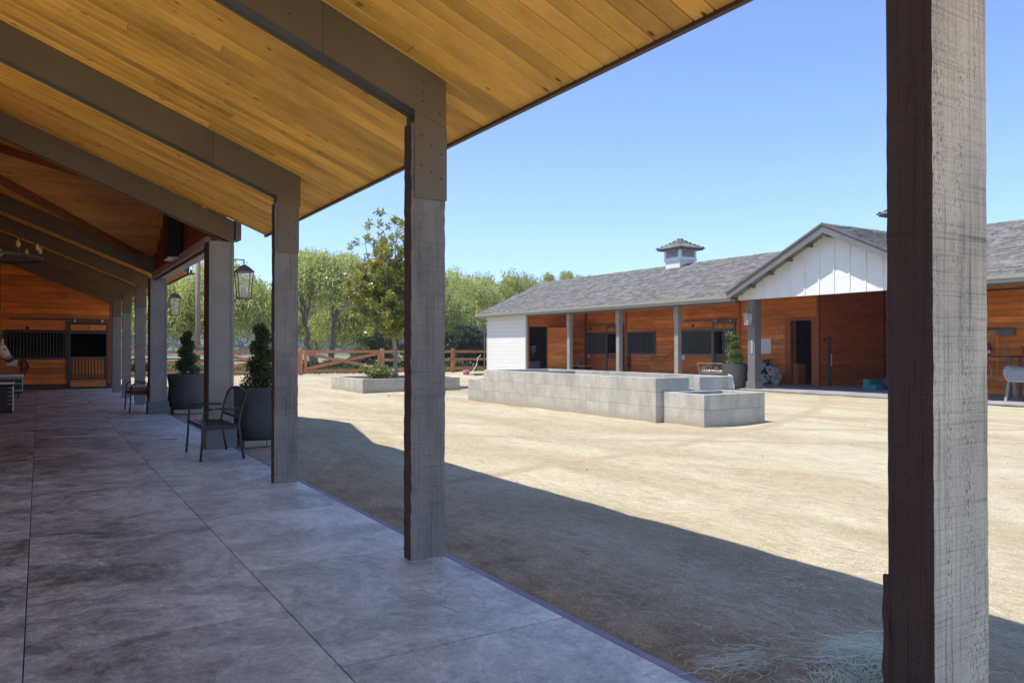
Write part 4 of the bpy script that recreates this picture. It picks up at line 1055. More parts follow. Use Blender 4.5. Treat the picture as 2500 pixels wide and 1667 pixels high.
MB().box(T0 + .151, T1 - .151, 10.951, 17.09, 0.1, 0.50).build('water', WATERM, tr)
course(9.86, 11.40, 9.75, 10.797, 0.27, 0.54, 0.13); course(9.86, 11.40, 9.75, 10.797, -0.05, 0.27, 0.13)
MB().box(9.992, 11.268, 9.882, 10.795, 0.05, 0.43).build('water', WATERM, tr)
course(T0, 11.40, 17.253, 18.10, 0.27, 0.54, 0.13); course(T0, 11.40, 17.253, 18.10, -0.05, 0.27, 0.13)
MB().box(T0 + .131, 11.268, 17.39, 17.968, 0.05, 0.43).build('water', WATERM, tr)
b = MB(); r = random.Random(8)
for k in range(26):
    x = 10.55 + 0.22 * k / 26; d = r.uniform(0.01, 0.05)
    b.tube([(x, 10.86, 0.555), (x + r.uniform(-.01, .01), 10.79 - d * .4, 0.55), (x, 10.77 - d, 0.50), (x + r.uniform(-.02, .02), 10.76 - d, 0.43)], 0.008, 4)
b.build('mossy_spill', plain('moss_spill', (0.17, 0.17, 0.10), 0.6, 0.4, 30), tr)
lh = thing('black_hose', 'black hose loop hanging at the far corner of the trough', 'hose', (0, 0, 0))
MB().tube([(11.74, 10.95, .82), (11.80, 10.92, .80), (11.84, 10.9, .6), (11.82, 10.9, .25), (11.9, 10.95, 0.03)], 0.018, 6).build('hose_run', CREAM, lh)
lh['label'] = 'pale hose hanging over the right far corner of the trough'; lh.name = 'garden_hose'

# ------------------------------------------------------------------ planter bed with magnolia and roses
pl = thing('planter_bed', 'low concrete planter bed holding the magnolia and white roses', 'planter', (0, 0, 0))
course(8.46, 11.80, 22.62, 25.6, -0.05, 0.40, 0.15, par=pl, name='concrete_wall')
MB().box(8.612, 11.648, 22.772, 25.448, 0, 0.36).build('soil', SOIL, pl)

def limb(b, p, q, r0, r1, wob=0.06, n=6, seg=7):
    p = Vector(p); q = Vector(q); pts = []; rr = []
    for i in range(n + 1):
        f = i / n; w = math.sin(f * math.pi) * wob
        pts.append(p.lerp(q, f) + Vector((random.gauss(0, w), random.gauss(0, w), random.gauss(0, w * 0.5)))); rr.append(r0 + (r1 - r0) * f)
    b.tube(pts, rr, seg); return pts
def magnolia():
    random.seed(21)
    t = thing('magnolia_tree', 'young magnolia with glossy yellow-green leaves in the concrete planter', 'tree', (10.35, 24.6, 0.36))
    b = MB()
    b.tube([(0.02, 0, -.06), (0, 0, .15), (0.03, 0, .7), (-0.02, .02, 1.2), (-.03, 0, 1.55)], [.115, .085, .075, .07, .068], 10)
    tips = []
    mains = [((-1.1, .1, 3.0)), ((-.5, -.5, 4.0)), ((.1, .1, 5.5)), ((.8, .3, 4.2)), ((1.0, -.3, 2.9)), ((-.9, -.6, 2.2)), ((.3, .9, 3.5)), ((-.2, .8, 4.6)), ((-1.45, .3, 2.6)), ((.5, -.9, 3.2)), ((1.2, .5, 2.2)), ((-.3, .3, 5.0)), ((.45, -.2, 5.0)), ((-1.35, -.2, 3.8)), ((-1.7, .1, 3.2)), ((-1.0, .2, 4.5)), ((-.6, .5, 3.4)), ((.2, -.6, 4.3)), ((1.5, .1, 3.4))]
    for m in mains:
        z0 = 1.45 + random.random() * 1.1 if m[2] > 3.5 else 1.45 + random.random() * .3
        pts = limb(b, (-.02, 0, z0), m, .036, .012, .08)
        for k in range(19):
            s = pts[random.randint(1, len(pts) - 1)]
            e = s + Vector((random.gauss(0, .34), random.gauss(0, .34), random.gauss(.12, .26)))
            limb(b, s, e, .011, .005, .02, 3, 5); tips.append(e)
            tips.append(s + (e - s) * .6 + Vector((random.gauss(0, .14), random.gauss(0, .14), random.gauss(0, .14))))
    b.build('trunk', BARKP, t, smooth=True)
    P = []; D = []
    for e in tips:
        ax = Vector((random.gauss(0, .35), random.gauss(0, .35), 1)).normalized()
        for k in range(34):
            a = random.random() * 6.28; u = ax.orthogonal().normalized(); v = ax.cross(u)
            d = (u * math.cos(a) + v * math.sin(a)) + ax * random.uniform(-.5, .9)
            P.append(tuple(e + ax * random.uniform(-.16, .06) + Vector((random.gauss(0, .03), random.gauss(0, .03), 0)))); D.append(tuple(d))
    V, Q = leaves(np.array(P), np.array(D), RNG.uniform(.11, .18, len(P)), RNG.uniform(.04, .065, len(P)))
    fast_mesh('crown', V, Q, L_MAG, t)
    b = MB()
    for p in ((-1.75, .1, 3.42), (.9, -.4, 3.35)):
        for k in range(6):
            a = k * 1.05; b.add([p, (p[0] + .05 * math.cos(a), p[1] + .05 * math.sin(a), p[2] + .02), (p[0] + .09 * math.cos(a + .3), p[1] + .09 * math.sin(a + .3), p[2] + .08), (p[0] + .05 * math.cos(a + .8), p[1] + .05 * math.sin(a + .8), p[2] + .03)], [(0, 1, 2, 3)])
    b.build('blossom', FLOWER, t)
magnolia()
def rose(x, y, z, w, h, n, label, seed):
    random.seed(seed); r = np.random.default_rng(seed)
    t = thing('rose_bush', label, 'rose bush', (x, y, z), 0, 'rose bushes in the planter bed')
    b = MB(); tips = []
    for k in range(26):
        a = random.random() * 6.28; rr = w * math.sqrt(random.random()); e = (rr * math.cos(a), rr * .8 * math.sin(a), h * random.uniform(.45, 1) * (1 - .35 * rr / w))
        limb(b, (e[0] * .25, e[1] * .25, 0), e, .008, .004, .02, 3, 4); tips.append(e)
    b.build('stems', BARK, t)
    i = r.integers(0, len(tips), n); T = np.array(tips)[i]
    P = T * (1 - (r.random((n, 1)) ** 1.6) * .75) + r.normal(size=(n, 3)) * [.09, .09, .06]; P[:, 2] = abs(P[:, 2])
    D = r.normal(size=(n, 3)); V, Q = leaves(P, D, r.uniform(.035, .07, n), r.uniform(.02, .04, n))
    fast_mesh('foliage', V, Q, L_ROSE, t)
    for e in random.sample(tips, 11):
        b = MB(); c = Vector(e) + Vector((0, 0, .03)); R = random.uniform(.035, .055)
        for ring in range(3):
            for k in range(5):
                a = k * 1.257 + ring * .6; q = R * (.4 + .3 * ring)
                b.add([c, c + Vector((q * math.cos(a), q * math.sin(a), .01)), c + Vector((q * 1.5 * math.cos(a + .6), q * 1.5 * math.sin(a + .6), .045 - .015 * ring)), c + Vector((q * math.cos(a + 1.2), q * math.sin(a + 1.2), .01))], [(0, 1, 2, 3)])
        b.build('bloom', FLOWER, t)
rose(9.35, 23.7, .36, .62, .58, 5200, 'wide low white rose bush left of the magnolia trunk', 3)
rose(11.15, 24.3, .36, .42, .85, 3800, 'taller white rose bush just right of the magnolia trunk', 5)

# ------------------------------------------------------------------ pots with spiral topiary
def potted(x, y, R, H, label, tlabel, leafm, seed, height, lsize, n, plinth=True, rb=0.30):
    t = thing('planter_pot', label, 'planter', (x, y, 0), 0, 'large charcoal planters by the piers')
    prof = [(rb, 0.06), (rb + .045, .10), (rb + .09, .25), (R - .03, .50), (R, .72), (R, H), (R - .035, H), (R - .045, H - .05), (R - .06, H - .09)]
    q = MB().lathe(prof, n=48).build('pot', POTM, t); smooth_by_angle(q, 50)
    MB().lathe([(R - .055, H - .10), (R - .055, H - .085)], n=32).build('soil', SOIL, t)
    if plinth:
        MB().box(-.30, -.003, -.30, .30, -0.03, .058).build('paver', CONC, t, bevel=.004); MB().box(.003, .30, -.30, .30, -0.03, .055).build('paver', CONC, t, bevel=.004)
    r = np.random.default_rng(seed); random.seed(seed)
    p = thing('topiary_shrub', tlabel, 'topiary', (x, y, H - .09), 0, 'spiral topiary shrubs in the charcoal planters')
    b = MB(); limb(b, (0, 0, 0), (0.02, 0, height * .8), .018, .008, .015, 6, 6); 
    hh = height
    P = []
    turns = 3.2
    m = n
    f = r.random(m) ** 1.05; name_sunny = leafm is L_TOPL
    ang = f * turns * 2 * math.pi + seed
    off = (.135 if name_sunny else .085) * (1 - .75 * f); br = (.20 * (1 - .62 * f))
    cx = off * np.cos(ang); cy = off * np.sin(ang); cz = .10 + f * (hh - .18)
    d = r.normal(size=(m, 3)); d /= np.linalg.norm(d, axis=1, keepdims=True); rad = br * r.random(m) ** .5 * (1 + .25 * r.random(m) ** 6)
    P = np.stack([cx, cy, cz], -1) + d * rad[:, None] * [1, 1, .62]
    D = d + r.normal(size=(m, 3)) * .6
    V, Q = leaves(P, D, r.uniform(lsize * .8, lsize * 1.4, m), r.uniform(lsize * .5, lsize * .85, m))
    for k in range(20):
        i = random.randrange(m); b.tube([(0, 0, max(.03, P[i][2] - .08)), tuple(P[i])], .005, 4)
    b.build('trunk', BARK, p)
    fast_mesh('foliage', V, Q, leafm, p)
    # trailing bedding plants with small white flowers
    k = 900; a = r.random(k) * 6.283; rr = (R - .09) * np.sqrt(r.random(k)); sel = (np.sin(a * 2 + seed) > -.2)
    P2 = np.stack([rr * np.cos(a), rr * np.sin(a), r.random(k) * .12], -1)[sel]; V, Q = leaves(P2, r.normal(size=P2.shape) + [0, 0, .6], r.uniform(.025, .06, len(P2)), r.uniform(.012, .025, len(P2)))
    fast_mesh('underplanting', V, Q, L_MID, p)['kind'] = 'stuff'
    P3 = P2[r.random(len(P2)) < .10] + [0, 0, .05]; V, Q = leaves(P3, r.normal(size=P3.shape), .032, .030); fast_mesh('small_flowers', V, Q, FLOWER, p)['kind'] = 'stuff'
potted(2.74, 11.42, .40, .80, 'charcoal planter behind the near slatted settee', 'loose dark spiral topiary behind the near settee', L_TOP, 2, 1.03, .034, 7500)
potted(2.72, 17.85, .39, .80, 'charcoal planter beside the farther veranda pier', 'dark spiral topiary beside the farther veranda pier', L_TOP, 5, 1.05, .036, 8000)
potted(19.86, 18.22, .42, .83, 'charcoal planter at the foot of the barn pier across the yard', 'bright green spiral topiary by the barn pier across the yard', L_TOPL, 8, 1.08, .042, 8000, plinth=False)

# ------------------------------------------------------------------ settees
def settee(x, y, label, cushions=False):
    """faces -X; width along Y; origin on the floor at its middle"""
    t = thing('garden_settee', label, 'bench', (x, y, 0), 0, 'black steel settees on the veranda')
    W = .52
    for s in (-1, 1):
        yy = s * W
        # front leg flowing into the arm
        MB().tube([(-.265, yy, 0), (-.245, yy, .25), (-.24, yy, .45), (-.225, yy, .57), (-.17, yy, .615), (-.05, yy, .62), (.17, yy, .61)], .014, 8).build('arm', CHAIRM, t, smooth=True)
        MB().tube([(.235, yy, 0), (.20, yy, .20), (.17, yy, .42), (.20, yy, .60), (.255, yy, .78)], .015, 8).build('back_leg', CHAIRM, t, smooth=True)
        MB().bar((-.235, yy, .395), (.165, yy, .385), .02, .03).build('side_rail', CHAIRM, t)
    for (xx, zz) in ((-.235, .395), (.17, .385)): MB().bar((xx, -W, zz), (xx, W, zz), .02, .03).build('seat_rail', CHAIRM, t)
    me = None
    for k in range(6):
        xx = -.215 + k * .073
        q = MB().bar((xx, -W + .005, .418 - .003 * k), (xx, W - .005, .418 - .003 * k), .045, .012).build('seat_slat', CHAIRM, t)
    def bx(z): return .17 + (z - .42) * .235
    pts = []
    for k in range(13):
        f = k / 12 * 2 - 1; z = .80 + .055 * (1 - f * f); pts.append((bx(z), f * W, z if abs(f) < .99 else .775))
    MB().tube(pts, .014, 8).build('top_rail', CHAIRM, t, smooth=True)
    MB().bar((bx(.50), -W, .50), (bx(.50), W, .50), .015, .03).build('back_rail', CHAIRM, t)
    for k in range(13):
        f = (k + 1) / 14 * 2 - 1; z1 = .80 + .055 * (1 - f * f)
        MB().bar((bx(.50), f * W, .50), (bx(z1), f * W, z1), .014, .004).build('back_slat', CHAIRM, t)
    if cushions:
        q = MB().box(-.23, .17, -.50, -.02, .43, .53).build('seat_cushion', TAN, None, bevel=.03); q.location = (x, y, 0); tag(q, 'tan cushion on the farther veranda settee', 'cushion')
        q = MB().box(-.23, .17, .02, .50, .43, .52).build('seat_cushion', CREAM, None, bevel=.03); q.location = (x, y, 0); tag(q, 'pale cushion on the farther veranda settee', 'cushion')
    return t
settee(1.91, 10.32, 'empty slatted black steel settee in front of the nearer pier')
settee(1.88, 18.45, 'black steel settee with cushions beside the farther pier', True)

# lattice back bench across the yard
t = thing('lattice_bench', 'bronze bench with crossed lattice back beside the planter across the yard', 'bench', (20.05, 19.45, FZ))
BR = plain('bronze_bench', (0.20, 0.165, 0.13), .5, .1)
for yy in (-.58, .58):
    MB().bar((.0, yy, 0), (-.0, yy, .42), .04, .04).build('leg', BR, t); MB().bar((.55, yy, 0), (.55, yy, .60), .04, .04).build('leg', BR, t); MB().bar((.0, yy, .60), (.55, yy, .60), .04, .03).build('arm', BR, t)
    MB().bar((.0, yy, .42), (-.12, yy * 1.02, .80), .04, .035).build('back_post', BR, t)
bt = MB(); bt.bar((-.12, -.6, .80), (-.12, .6, .80), .04, .035); bt.bar((-.01, -.58, .46), (-.01, .58, .46), .035, .03); bt.build('back_rail', BR, t)
def bp(y, f): return (-.01 - .11 * f, y, .46 + .34 * f)
for c in (-.27, .27):
    b = MB()
    for s in (-1, 1):
        b.bar(bp(c - .2, 0 if s < 0 else 1), bp(c + .2, 1 if s < 0 else 0), .02, .02)
        b.bar(bp(c + s * .235, 0), bp(c + s * .235, 1), .02, .02)
    for (ya, fa, yb, fb) in ((-.10, .5, 0, .78), (0, .78, .10, .5), (.10, .5, 0, .22), (0, .22, -.10, .5)): b.bar(bp(c + ya, fa), bp(c + yb, fb), .018, .018)
    b.build('lattice_panel', BR, t)
MB().box(.02, .56, -.57, .57, .40, .43).build('seat', BR, t)
q = MB().box(.02, .54, -.55, .55, .435, .55).build('bench_cushion', CREAM, None, bevel=.035); q.location = (20.05, 19.45, FZ); tag(q, 'cream cushion on the lattice bench across the yard', 'cushion')

# ------------------------------------------------------------------ lanterns
def lantern(x, y, z, rz, label, mat, mirror=1):
    """wall plate at x=0 on the pier face, lantern out along +X"""
    t = thing('wall_lantern', label, 'lantern', (x, y, z), rz, 'tapered glass lanterns on the piers')
    MB().box(0, .018, -.045, .045, .02, .50).build('wall_plate', mat, t)
    MB().bar((.018, 0, .46), (.165, 0, .46), .014, .014).bar((.165, 0, .467), (.165, 0, .39), .018, .014).bar((.018, 0, .36), (.12, 0, .36), .010, .010).build('arm', mat, t)
    c = .165
    def fr(b, w, z): return [(c - w, -w, z), (c + w, -w, z), (c + w, w, z), (c - w, w, z)]
    b = MB(); b.hexa(fr(b, .115, .30), fr(b, .045, .375)); b.hexa(fr(b, .118, .285), fr(b, .118, .30)); b.hexa(fr(b, .03, .375), fr(b, .02, .39)); b.build('lantern_cap', mat, t)
    b = MB(); b.hexa(fr(b, .085, -.085), fr(b, .085, -.07)); b.build('lantern_base', mat, t)
    T = fr(None, .105, .285); B = fr(None, .078, -.07)
    b = MB()
    for i in range(4): b.bar(B[i], T[i], .012, .012)
    b.build('lantern_frame', mat, t)
    for i in range(4):
        j = (i + 1) % 4; b = MB(); b.add([B[i], B[j], T[j], T[i]], [(0, 1, 2, 3)]); b.build('glass_pane', GLASS, t)
    for (dx, dy) in ((-.025, .0), (.025, .02), (0, -.03)):
        MB().tube([(c + dx, dy, -.07), (c + dx, dy, .08)], .011, 8).build('candle', CREAM, t)
    return t
lantern(2.272, 11.17, 2.12, 0, 'bronze glass lantern on the nearer veranda pier', LAMPM)
lantern(2.272, 17.62, 2.12, 0, 'bronze glass lantern on the farther veranda pier', LAMPM)
q = lantern(19.828, 17.50, 2.18, math.pi, 'weathered lantern on the barn pier across the yard', LAMPW)
b = MB(); b.box(0, .1, 0, .16, 0, .03); b.box(.03, .07, .06, .10, .03, .1); q = b.build('flood_light', IRON); q.location = (2.73, 17.7, 2.93); tag(q, 'small dark flood light at the veranda eave beyond the portal', 'lamp')

# ------------------------------------------------------------------ chandelier
t = thing('ring_chandelier', 'round iron ring chandelier with flame bulbs under the veranda ceiling', 'chandelier', (-.70, 12.3, 2.55))
RC = .74
b = MB(); N = 48
for k in range(N):
    a0 = 2 * math.pi * k / N; a1 = 2 * math.pi * (k + 1) / N
    b.hexa([((RC + d) * math.cos(a) , (RC + d) * math.sin(a), -.018) for a, d in ((a0, 0), (a0, .01), (a1, .01), (a1, 0))], [((RC + d) * math.cos(a), (RC + d) * math.sin(a), .018) for a, d in ((a0, 0), (a0, .01), (a1, .01), (a1, 0))])
b.build('ring', IRON, t)
for k in range(12):
    a = 2 * math.pi * (k + .35) / 12; cx, cy = (RC - .02) * math.cos(a), (RC - .02) * math.sin(a)
    q = MB().lathe([(.03, .0), (.034, .012), (.016, .015), (.013, .09)], cx, cy, 10).build('candle_holder', IRON, t)
    q = MB().lathe([(.008, .09), (.017, .10), (.026, .12), (.024, .145), (.012, .175), (.003, .20)], cx, cy, 10).build('bulb', BULB, t, smooth=True)
for k in range(3):
    a = 2 * math.pi * k / 3 + .5; MB().tube([(RC * math.cos(a), RC * math.sin(a), 0.02), (0, 0, 1.1)], .004, 5).build('chain', IRON, t)
MB().tube([(0, 0, 1.1), (0, 0, 1.68)], .006, 5).build('chain', IRON, t)
MB().bar((-RC, 0, 0), (RC, 0, 0), .01, .015).bar((0, -RC, 0), (0, RC, 0), .01, .015).build('cross_bar', IRON, t)

# ------------------------------------------------------------------ tack trunks
t = thing('tack_trunk', 'dark brown tack trunk with metal edging at the left, in front of the green one', 'trunk', (-.445, 19.32, 0))
MB().box(-1.0, -.02, 0, .62, .03, .56).build('box', TRUNKBR, t, bevel=.008)
MB().box(-1.02, 0, -.02, .64, .565, .63).build('lid', TRUNKBR, t, bevel=.008); MB().box(-1.03, .006, -.028, .645, .60, .635).build('lid_edge', SILVER, t, bevel=.004)
MB().box(-.022, -.0, -.012, .01, .03, .56).build('corner_edge', SILVER, t)
for k in range(5): MB().box(-.11, -.022, -.012, -.002, .52 - k * .085, .527 - k * .085).build('metal_strap', SILVER, t)
MB().box(-1.0, -.02, 0, .62, 0.0, .029).build('base_runner', BLACK, t)
t = thing('tack_trunk', 'dark green tack trunk with silver trim on a wheeled stand at the far left', 'trunk', (-.345, 24.32, 0))
MB().box(-1.1, -.02, 0, .60, .24, .58).build('box', TRUNKGR, t, bevel=.008); MB().box(-1.12, .0, -.015, .62, .585, .665).build('lid', SILVER, t, bevel=.01)
for z in (.545, .41, .225): MB().box(-1.1, -.012, -.01, -.001, z, z + .02).build('trim_band', SILVER, t)
MB().box(-.03, -.012, -.012, -.001, .25, .56).build('trim_band', SILVER, t)
MB().box(-1.05, -.03, .03, .57, .14, .22).build('stand', IRON, t)
for (cx, cy) in ((-.12, .06), (-.12, .5), (-.98, .06), (-.98, .5)):
    MB().box(cx - .015, cx + .015, cy - .02, cy + .02, .05, .14).tube([(cx - .014, cy, .035), (cx + .014, cy, .035)], .035, 10).build('caster', BLACK, t)

# ------------------------------------------------------------------ horses
def horse_mat(name, coat, dark, axis_pts):
    m, tt, b = newmat(name)
    g = nd(tt, 'ShaderNodeNewGeometry'); dv = nd(tt, 'ShaderNodeVectorMath', operation='DISTANCE'); tt.links.new(g.outputs['Position'], dv.inputs[0]); dv.inputs[1].default_value = axis_pts
    f = rng(tt, math_(tt, 'ADD', dv.outputs['Value'], math_(tt, 'MULTIPLY', noise(tt, pos(tt), 14, 3), .05)), .10, .20, 1, 0)
    c = mix(tt, f, coat, dark); c = scalec(tt, c, rng(tt, noise(tt, pos(tt), 7, 4), .3, .7, .85, 1.12))
    tt.links.new(c, b.inputs['Base Color']); b.inputs['Roughness'].default_value = .75; return m
def ringloft(name, rings, mat, parent, n=18):
    """rings: (centre, axis dir, half-height along 'up', half-width, up)"""
    V = []; Q = []
    for (c, d, hh, hw, up) in rings:
        c = Vector(c); d = Vector(d).normalized(); up = Vector(up); side = d.cross(up).normalized(); u2 = side.cross(d).normalized()
        for k in range(n):
            a = 2 * math.pi * k / n; V.append(tuple(c + u2 * hh * math.cos(a) + side * hw * math.sin(a)))
    m = len(rings)
    for i in range(m - 1):
        for k in range(n): Q.append((i * n + k, i * n + (k + 1) % n, (i + 1) * n + (k + 1) % n, (i + 1) * n + k))
    Q.append(tuple(range(n))); Q.append(tuple(range((m - 1) * n + n - 1, (m - 1) * n - 1, -1)))
    me = bpy.data.meshes.new(name); me.from_pydata(V, [], Q); me.materials.append(mat); bm = bmesh.new(); bm.from_mesh(me); bmesh.ops.recalc_face_normals(bm, faces=bm.faces); bm.to_mesh(me); bm.free()
    o = link(name, me, parent); o.data.polygons.foreach_set('use_smooth', [True] * len(o.data.polygons))
    ms = o.modifiers.new('s', 'SUBSURF'); ms.levels = ms.render_levels = 1
    return o
# palomino looking over its stall door; head points to +X and slightly down
hx, hy, hz = -1.35, 22.0, 1.18
PAL = horse_mat('palomino_coat', (.82, .64, .40), (.10, .075, .065), (-.55, 22.0, 1.05))
t = thing('palomino_horse', 'palomino horse with dark muzzle putting its head out at the far left', 'horse', (-1.4, 22.0, 0))
def lp(x, z): return (x + 1.4, 0, z)
rings = [(lp(-1.65, .95), (.7, 0, .5), .38, .17, (0, 0, 1)), (lp(-1.40, 1.10), (.75, 0, .55), .30, .13, (-.4, 0, 1)), (lp(-1.16, 1.25), (.8, 0, .45), .22, .10, (-.4, 0, 1)),
         (lp(-.98, 1.345), (.9, 0, .2), .165, .09, (-.1, 0, 1)), (lp(-.87, 1.365), (.9, 0, -.25), .145, .10, (.3, 0, 1)), (lp(-.80, 1.335), (.75, 0, -.6), .14, .11, (.7, 0, .7)),
         (lp(-.755, 1.285), (.62, 0, -.78), .135, .108, (.8, 0, .6)), (lp(-.705, 1.225), (.6, 0, -.8), .115, .09, (.8, 0, .6)), (lp(-.655, 1.165), (.6, 0, -.8), .088, .07, (.8, 0, .6)),
         (lp(-.61, 1.115), (.6, 0, -.8), .074, .06, (.8, 0, .6)), (lp(-.575, 1.08), (.6, 0, -.8), .074, .062, (.8, 0, .6)), (lp(-.55, 1.052), (.6, 0, -.8), .066, .055, (.8, 0, .6)), (lp(-.535, 1.035), (.6, 0, -.8), .035, .035, (.8, 0, .6))]
ringloft('body', rings, PAL, t)
for s in (-1, 1):
    b = MB(); p = Vector(lp(-.755, 1.43)) + Vector((0, s * .065, 0))
    b.tube([p, p + Vector((.005, s * .012, .045)), p + Vector((.012, s * .012, .10)), p + Vector((.025, s * .002, .155))], [.022, .032, .022, .003], 8); b.build('ear', PAL, t, smooth=True)
    q = bpy.data.meshes.new('eye'); bm = bmesh.new(); bmesh.ops.create_uvsphere(bm, u_segments=12, v_segments=8, radius=.021); bm.to_mesh(q); bm.free(); q.materials.append(BLACK); e = link('eye', q, t); e.location = Vector(lp(-.685, 1.32)) + Vector((0, s * .085, 0))
    q = bpy.data.meshes.new('nostril'); bm = bmesh.new(); bmesh.ops.create_uvsphere(bm, u_segments=10, v_segments=6, radius=.017); bm.to_mesh(q); bm.free(); q.materials.append(BLACK); e = link('nostril', q, t); e.location = Vector(lp(-.525, 1.09)) + Vector((0, s * .050, 0))
MB().tube([lp(-.69, 1.09), lp(-.63, 1.045), lp(-.585, 1.015)], [.035, .04, .02], 8).build('lower_lip', horse_mat('lip', (.12, .09, .08), (.08, .06, .055), (-.50, 22, 1.0)), t, smooth=True)
MB().tube([lp(-.79, 1.48), lp(-.72, 1.44), lp(-.66, 1.38)], [.03, .025, .008], 6).tube([lp(-.86, 1.50), lp(-1.1, 1.47), lp(-1.45, 1.38)], [.03, .035, .03], 6).build('mane', CREAM, t)
# dark bay horse in stall 9, head lowered
BAY = horse_mat('dark_bay_coat', (.045, .025, .018), (.02, .014, .012), (24.0, 21.2, 1.0))
t = thing('bay_horse', 'dark bay horse standing in stall 9, arched neck above the door bars', 'horse', (24.0, 21.9, 0))
ringloft('body', [((2.25, -.10, 1.05), (-1, 0, 0), .30, .22, (0, 0, 1)), ((2.0, -.10, 1.10), (-1, 0, 0), .38, .30, (0, 0, 1)), ((1.5, -.10, 1.10), (-1, 0, 0), .38, .31, (0, 0, 1)), ((1.0, -.10, 1.08), (-1, 0, 0), .40, .28, (0, 0, 1)),
                  ((.72, -.12, 1.16), (-1, 0, .25), .36, .19, (0, 0, 1)), ((.50, -.2, 1.33), (-.8, 0, .5), .25, .12, (.4, 0, 1)), ((.33, -.28, 1.45), (-.9, 0, .2), .18, .09, (.1, 0, 1)), ((.20, -.32, 1.44), (-.8, -.1, -.5), .14, .10, (-.5, 0, 1)),
                  ((.10, -.36, 1.33), (-.5, -.1, -.85), .13, .095, (-1, 0, .3)), ((.04, -.40, 1.18), (-.3, -.1, -.9), .10, .075, (-1, 0, .3)), ((0.0, -.43, 1.05), (-.3, -.1, -.9), .075, .06, (-1, 0, .3)), ((-.02, -.45, .98), (-.3, -.1, -.9), .05, .045, (-1, 0, .3))], BAY, t)
for (lx, ly) in ((.85, .05), (.85, -.28), (2.05, .05), (2.05, -.28)):
    MB().tube([(lx, ly, .95), (lx + .02, ly, .50), (lx - .01, ly, .27), (lx + .01, ly, .10), (lx, ly, .035)], [.11, .06, .038, .04, .06], 8).build('leg', BAY, t, smooth=True)
for s in (-1, 1): MB().tube([(.24, -.32 + s * .05, 1.55), (.22, -.32 + s * .06, 1.67)], [.03, .004], 6).build('ear', BAY, t)
# shape: a lifted foreleg is not visible; tail
MB().tube([(2.36, -.1, 1.2), (2.46, -.1, 1.0), (2.44, -.1, .5)], [.04, .06, .03], 6).build('tail', BLACK, t)

# ------------------------------------------------------------------ things on the barn veranda
q = MB().box(WX - .035, WX - .004, 19.70, 20.75, 1.14, 1.72).build('whiteboard', WBOARD, None, bevel=.01); tag(q, 'blank whiteboard on the redwood wall above the cabinet', 'whiteboard')
b = MB(); b.box(WX - .037, WX - .0355, 19.80, 19.88, 1.22, 1.235); q2 = b.build('faint_mark', FASCIA, q)
t = thing('metal_cabinet', 'pale metal cabinet on legs under the whiteboard', 'cabinet', (23.12, 20.2, FZ))
MB().box(-.25, .25, -.52, .6, .16, .70).build('cabinet_body', WBOARD, t, bevel=.01); MB().box(-.28, .27, -.72, .64, .705, .74).build('cabinet_top', plain('cabinet_top_paint', (.62, .58, .50), .5), t, bevel=.005)
for (cx, cy) in ((-.22, -.6), (.2, -.6), (-.22, .56), (.2, .56)): MB().box(cx - .02, cx + .02, cy - .02, cy + .02, 0, .70 if cy < 0 else .16).build('leg', GREYPOST, t)
t = thing('orange_bucket', 'orange plastic bucket on the cabinet top', 'bucket', (23.05, 19.62, FZ + .742))
MB().lathe([(.10, 0), (.135, .18), (.14, .20), (.128, .20), (.095, .01)], n=20).build('tub', BUCKETO, t, smooth=True)
t = thing('blue_cup', 'small blue-grey cup left of the orange bucket', 'cup', (23.05, 19.93, FZ + .742)); MB().lathe([(.045, 0), (.05, .16), (.042, .16), (.04, .01)], n=14).build('cup_body', plain('cup_plastic', (.25, .27, .35), .5), t)
# pile of folded horse rugs
def rug_pile():
    t = thing('horse_rug_pile', 'crumpled pile of white and navy horse rugs hanging beside the cabinet', 'blankets', (22.85, 19.33, FZ))
    r = random.Random(11); mats = [plain('rug_white', (.40, .37, .36), .9, .2, 14), plain('rug_navy', (.06, .06, .13), .9, .2, 9), plain('rug_taupe', (.40, .31, .26), .9, .2, 9), BLACK]
    for k in range(17):
        bm = bmesh.new(); bmesh.ops.create_icosphere(bm, subdivisions=3, radius=1)
        cz = .08 + .58 * ((k * 7) % 17) / 17; sx, sy, sz = r.uniform(.10, .17), r.uniform(.09, .18), r.uniform(.12, .26)
        ph = [r.uniform(0, 6) for _ in range(6)]
        for v in bm.verts:
            c = v.co; w = 1 + .22 * math.sin(5 * c.x + ph[0] + 4 * c.z) + .18 * math.sin(7 * c.y + ph[1] - 5 * c.z) + .10 * math.sin(13 * c.z + ph[2] + 9 * c.x)
            v.co = Vector((c.x * sx * w, c.y * sy * w, c.z * sz * w))
        for v in bm.verts: v.co.z = max(v.co.z, -cz)
        me = bpy.data.meshes.new('rug'); bm.to_mesh(me); bm.free(); me.materials.append(mats[[0, 0, 1, 0, 2, 0, 1, 0, 0, 3, 2, 0, 1, 0, 0, 3, 1][k]])
        me.polygons.foreach_set('use_smooth', [True] * len(me.polygons))
        o = link('rug', me, t); o.location = (r.uniform(-.06, .12), r.uniform(-.30, .30), cz); o.rotation_euler = (r.uniform(-.3, .3), r.uniform(-.3, .3), r.uniform(0, 3))
rug_pile()
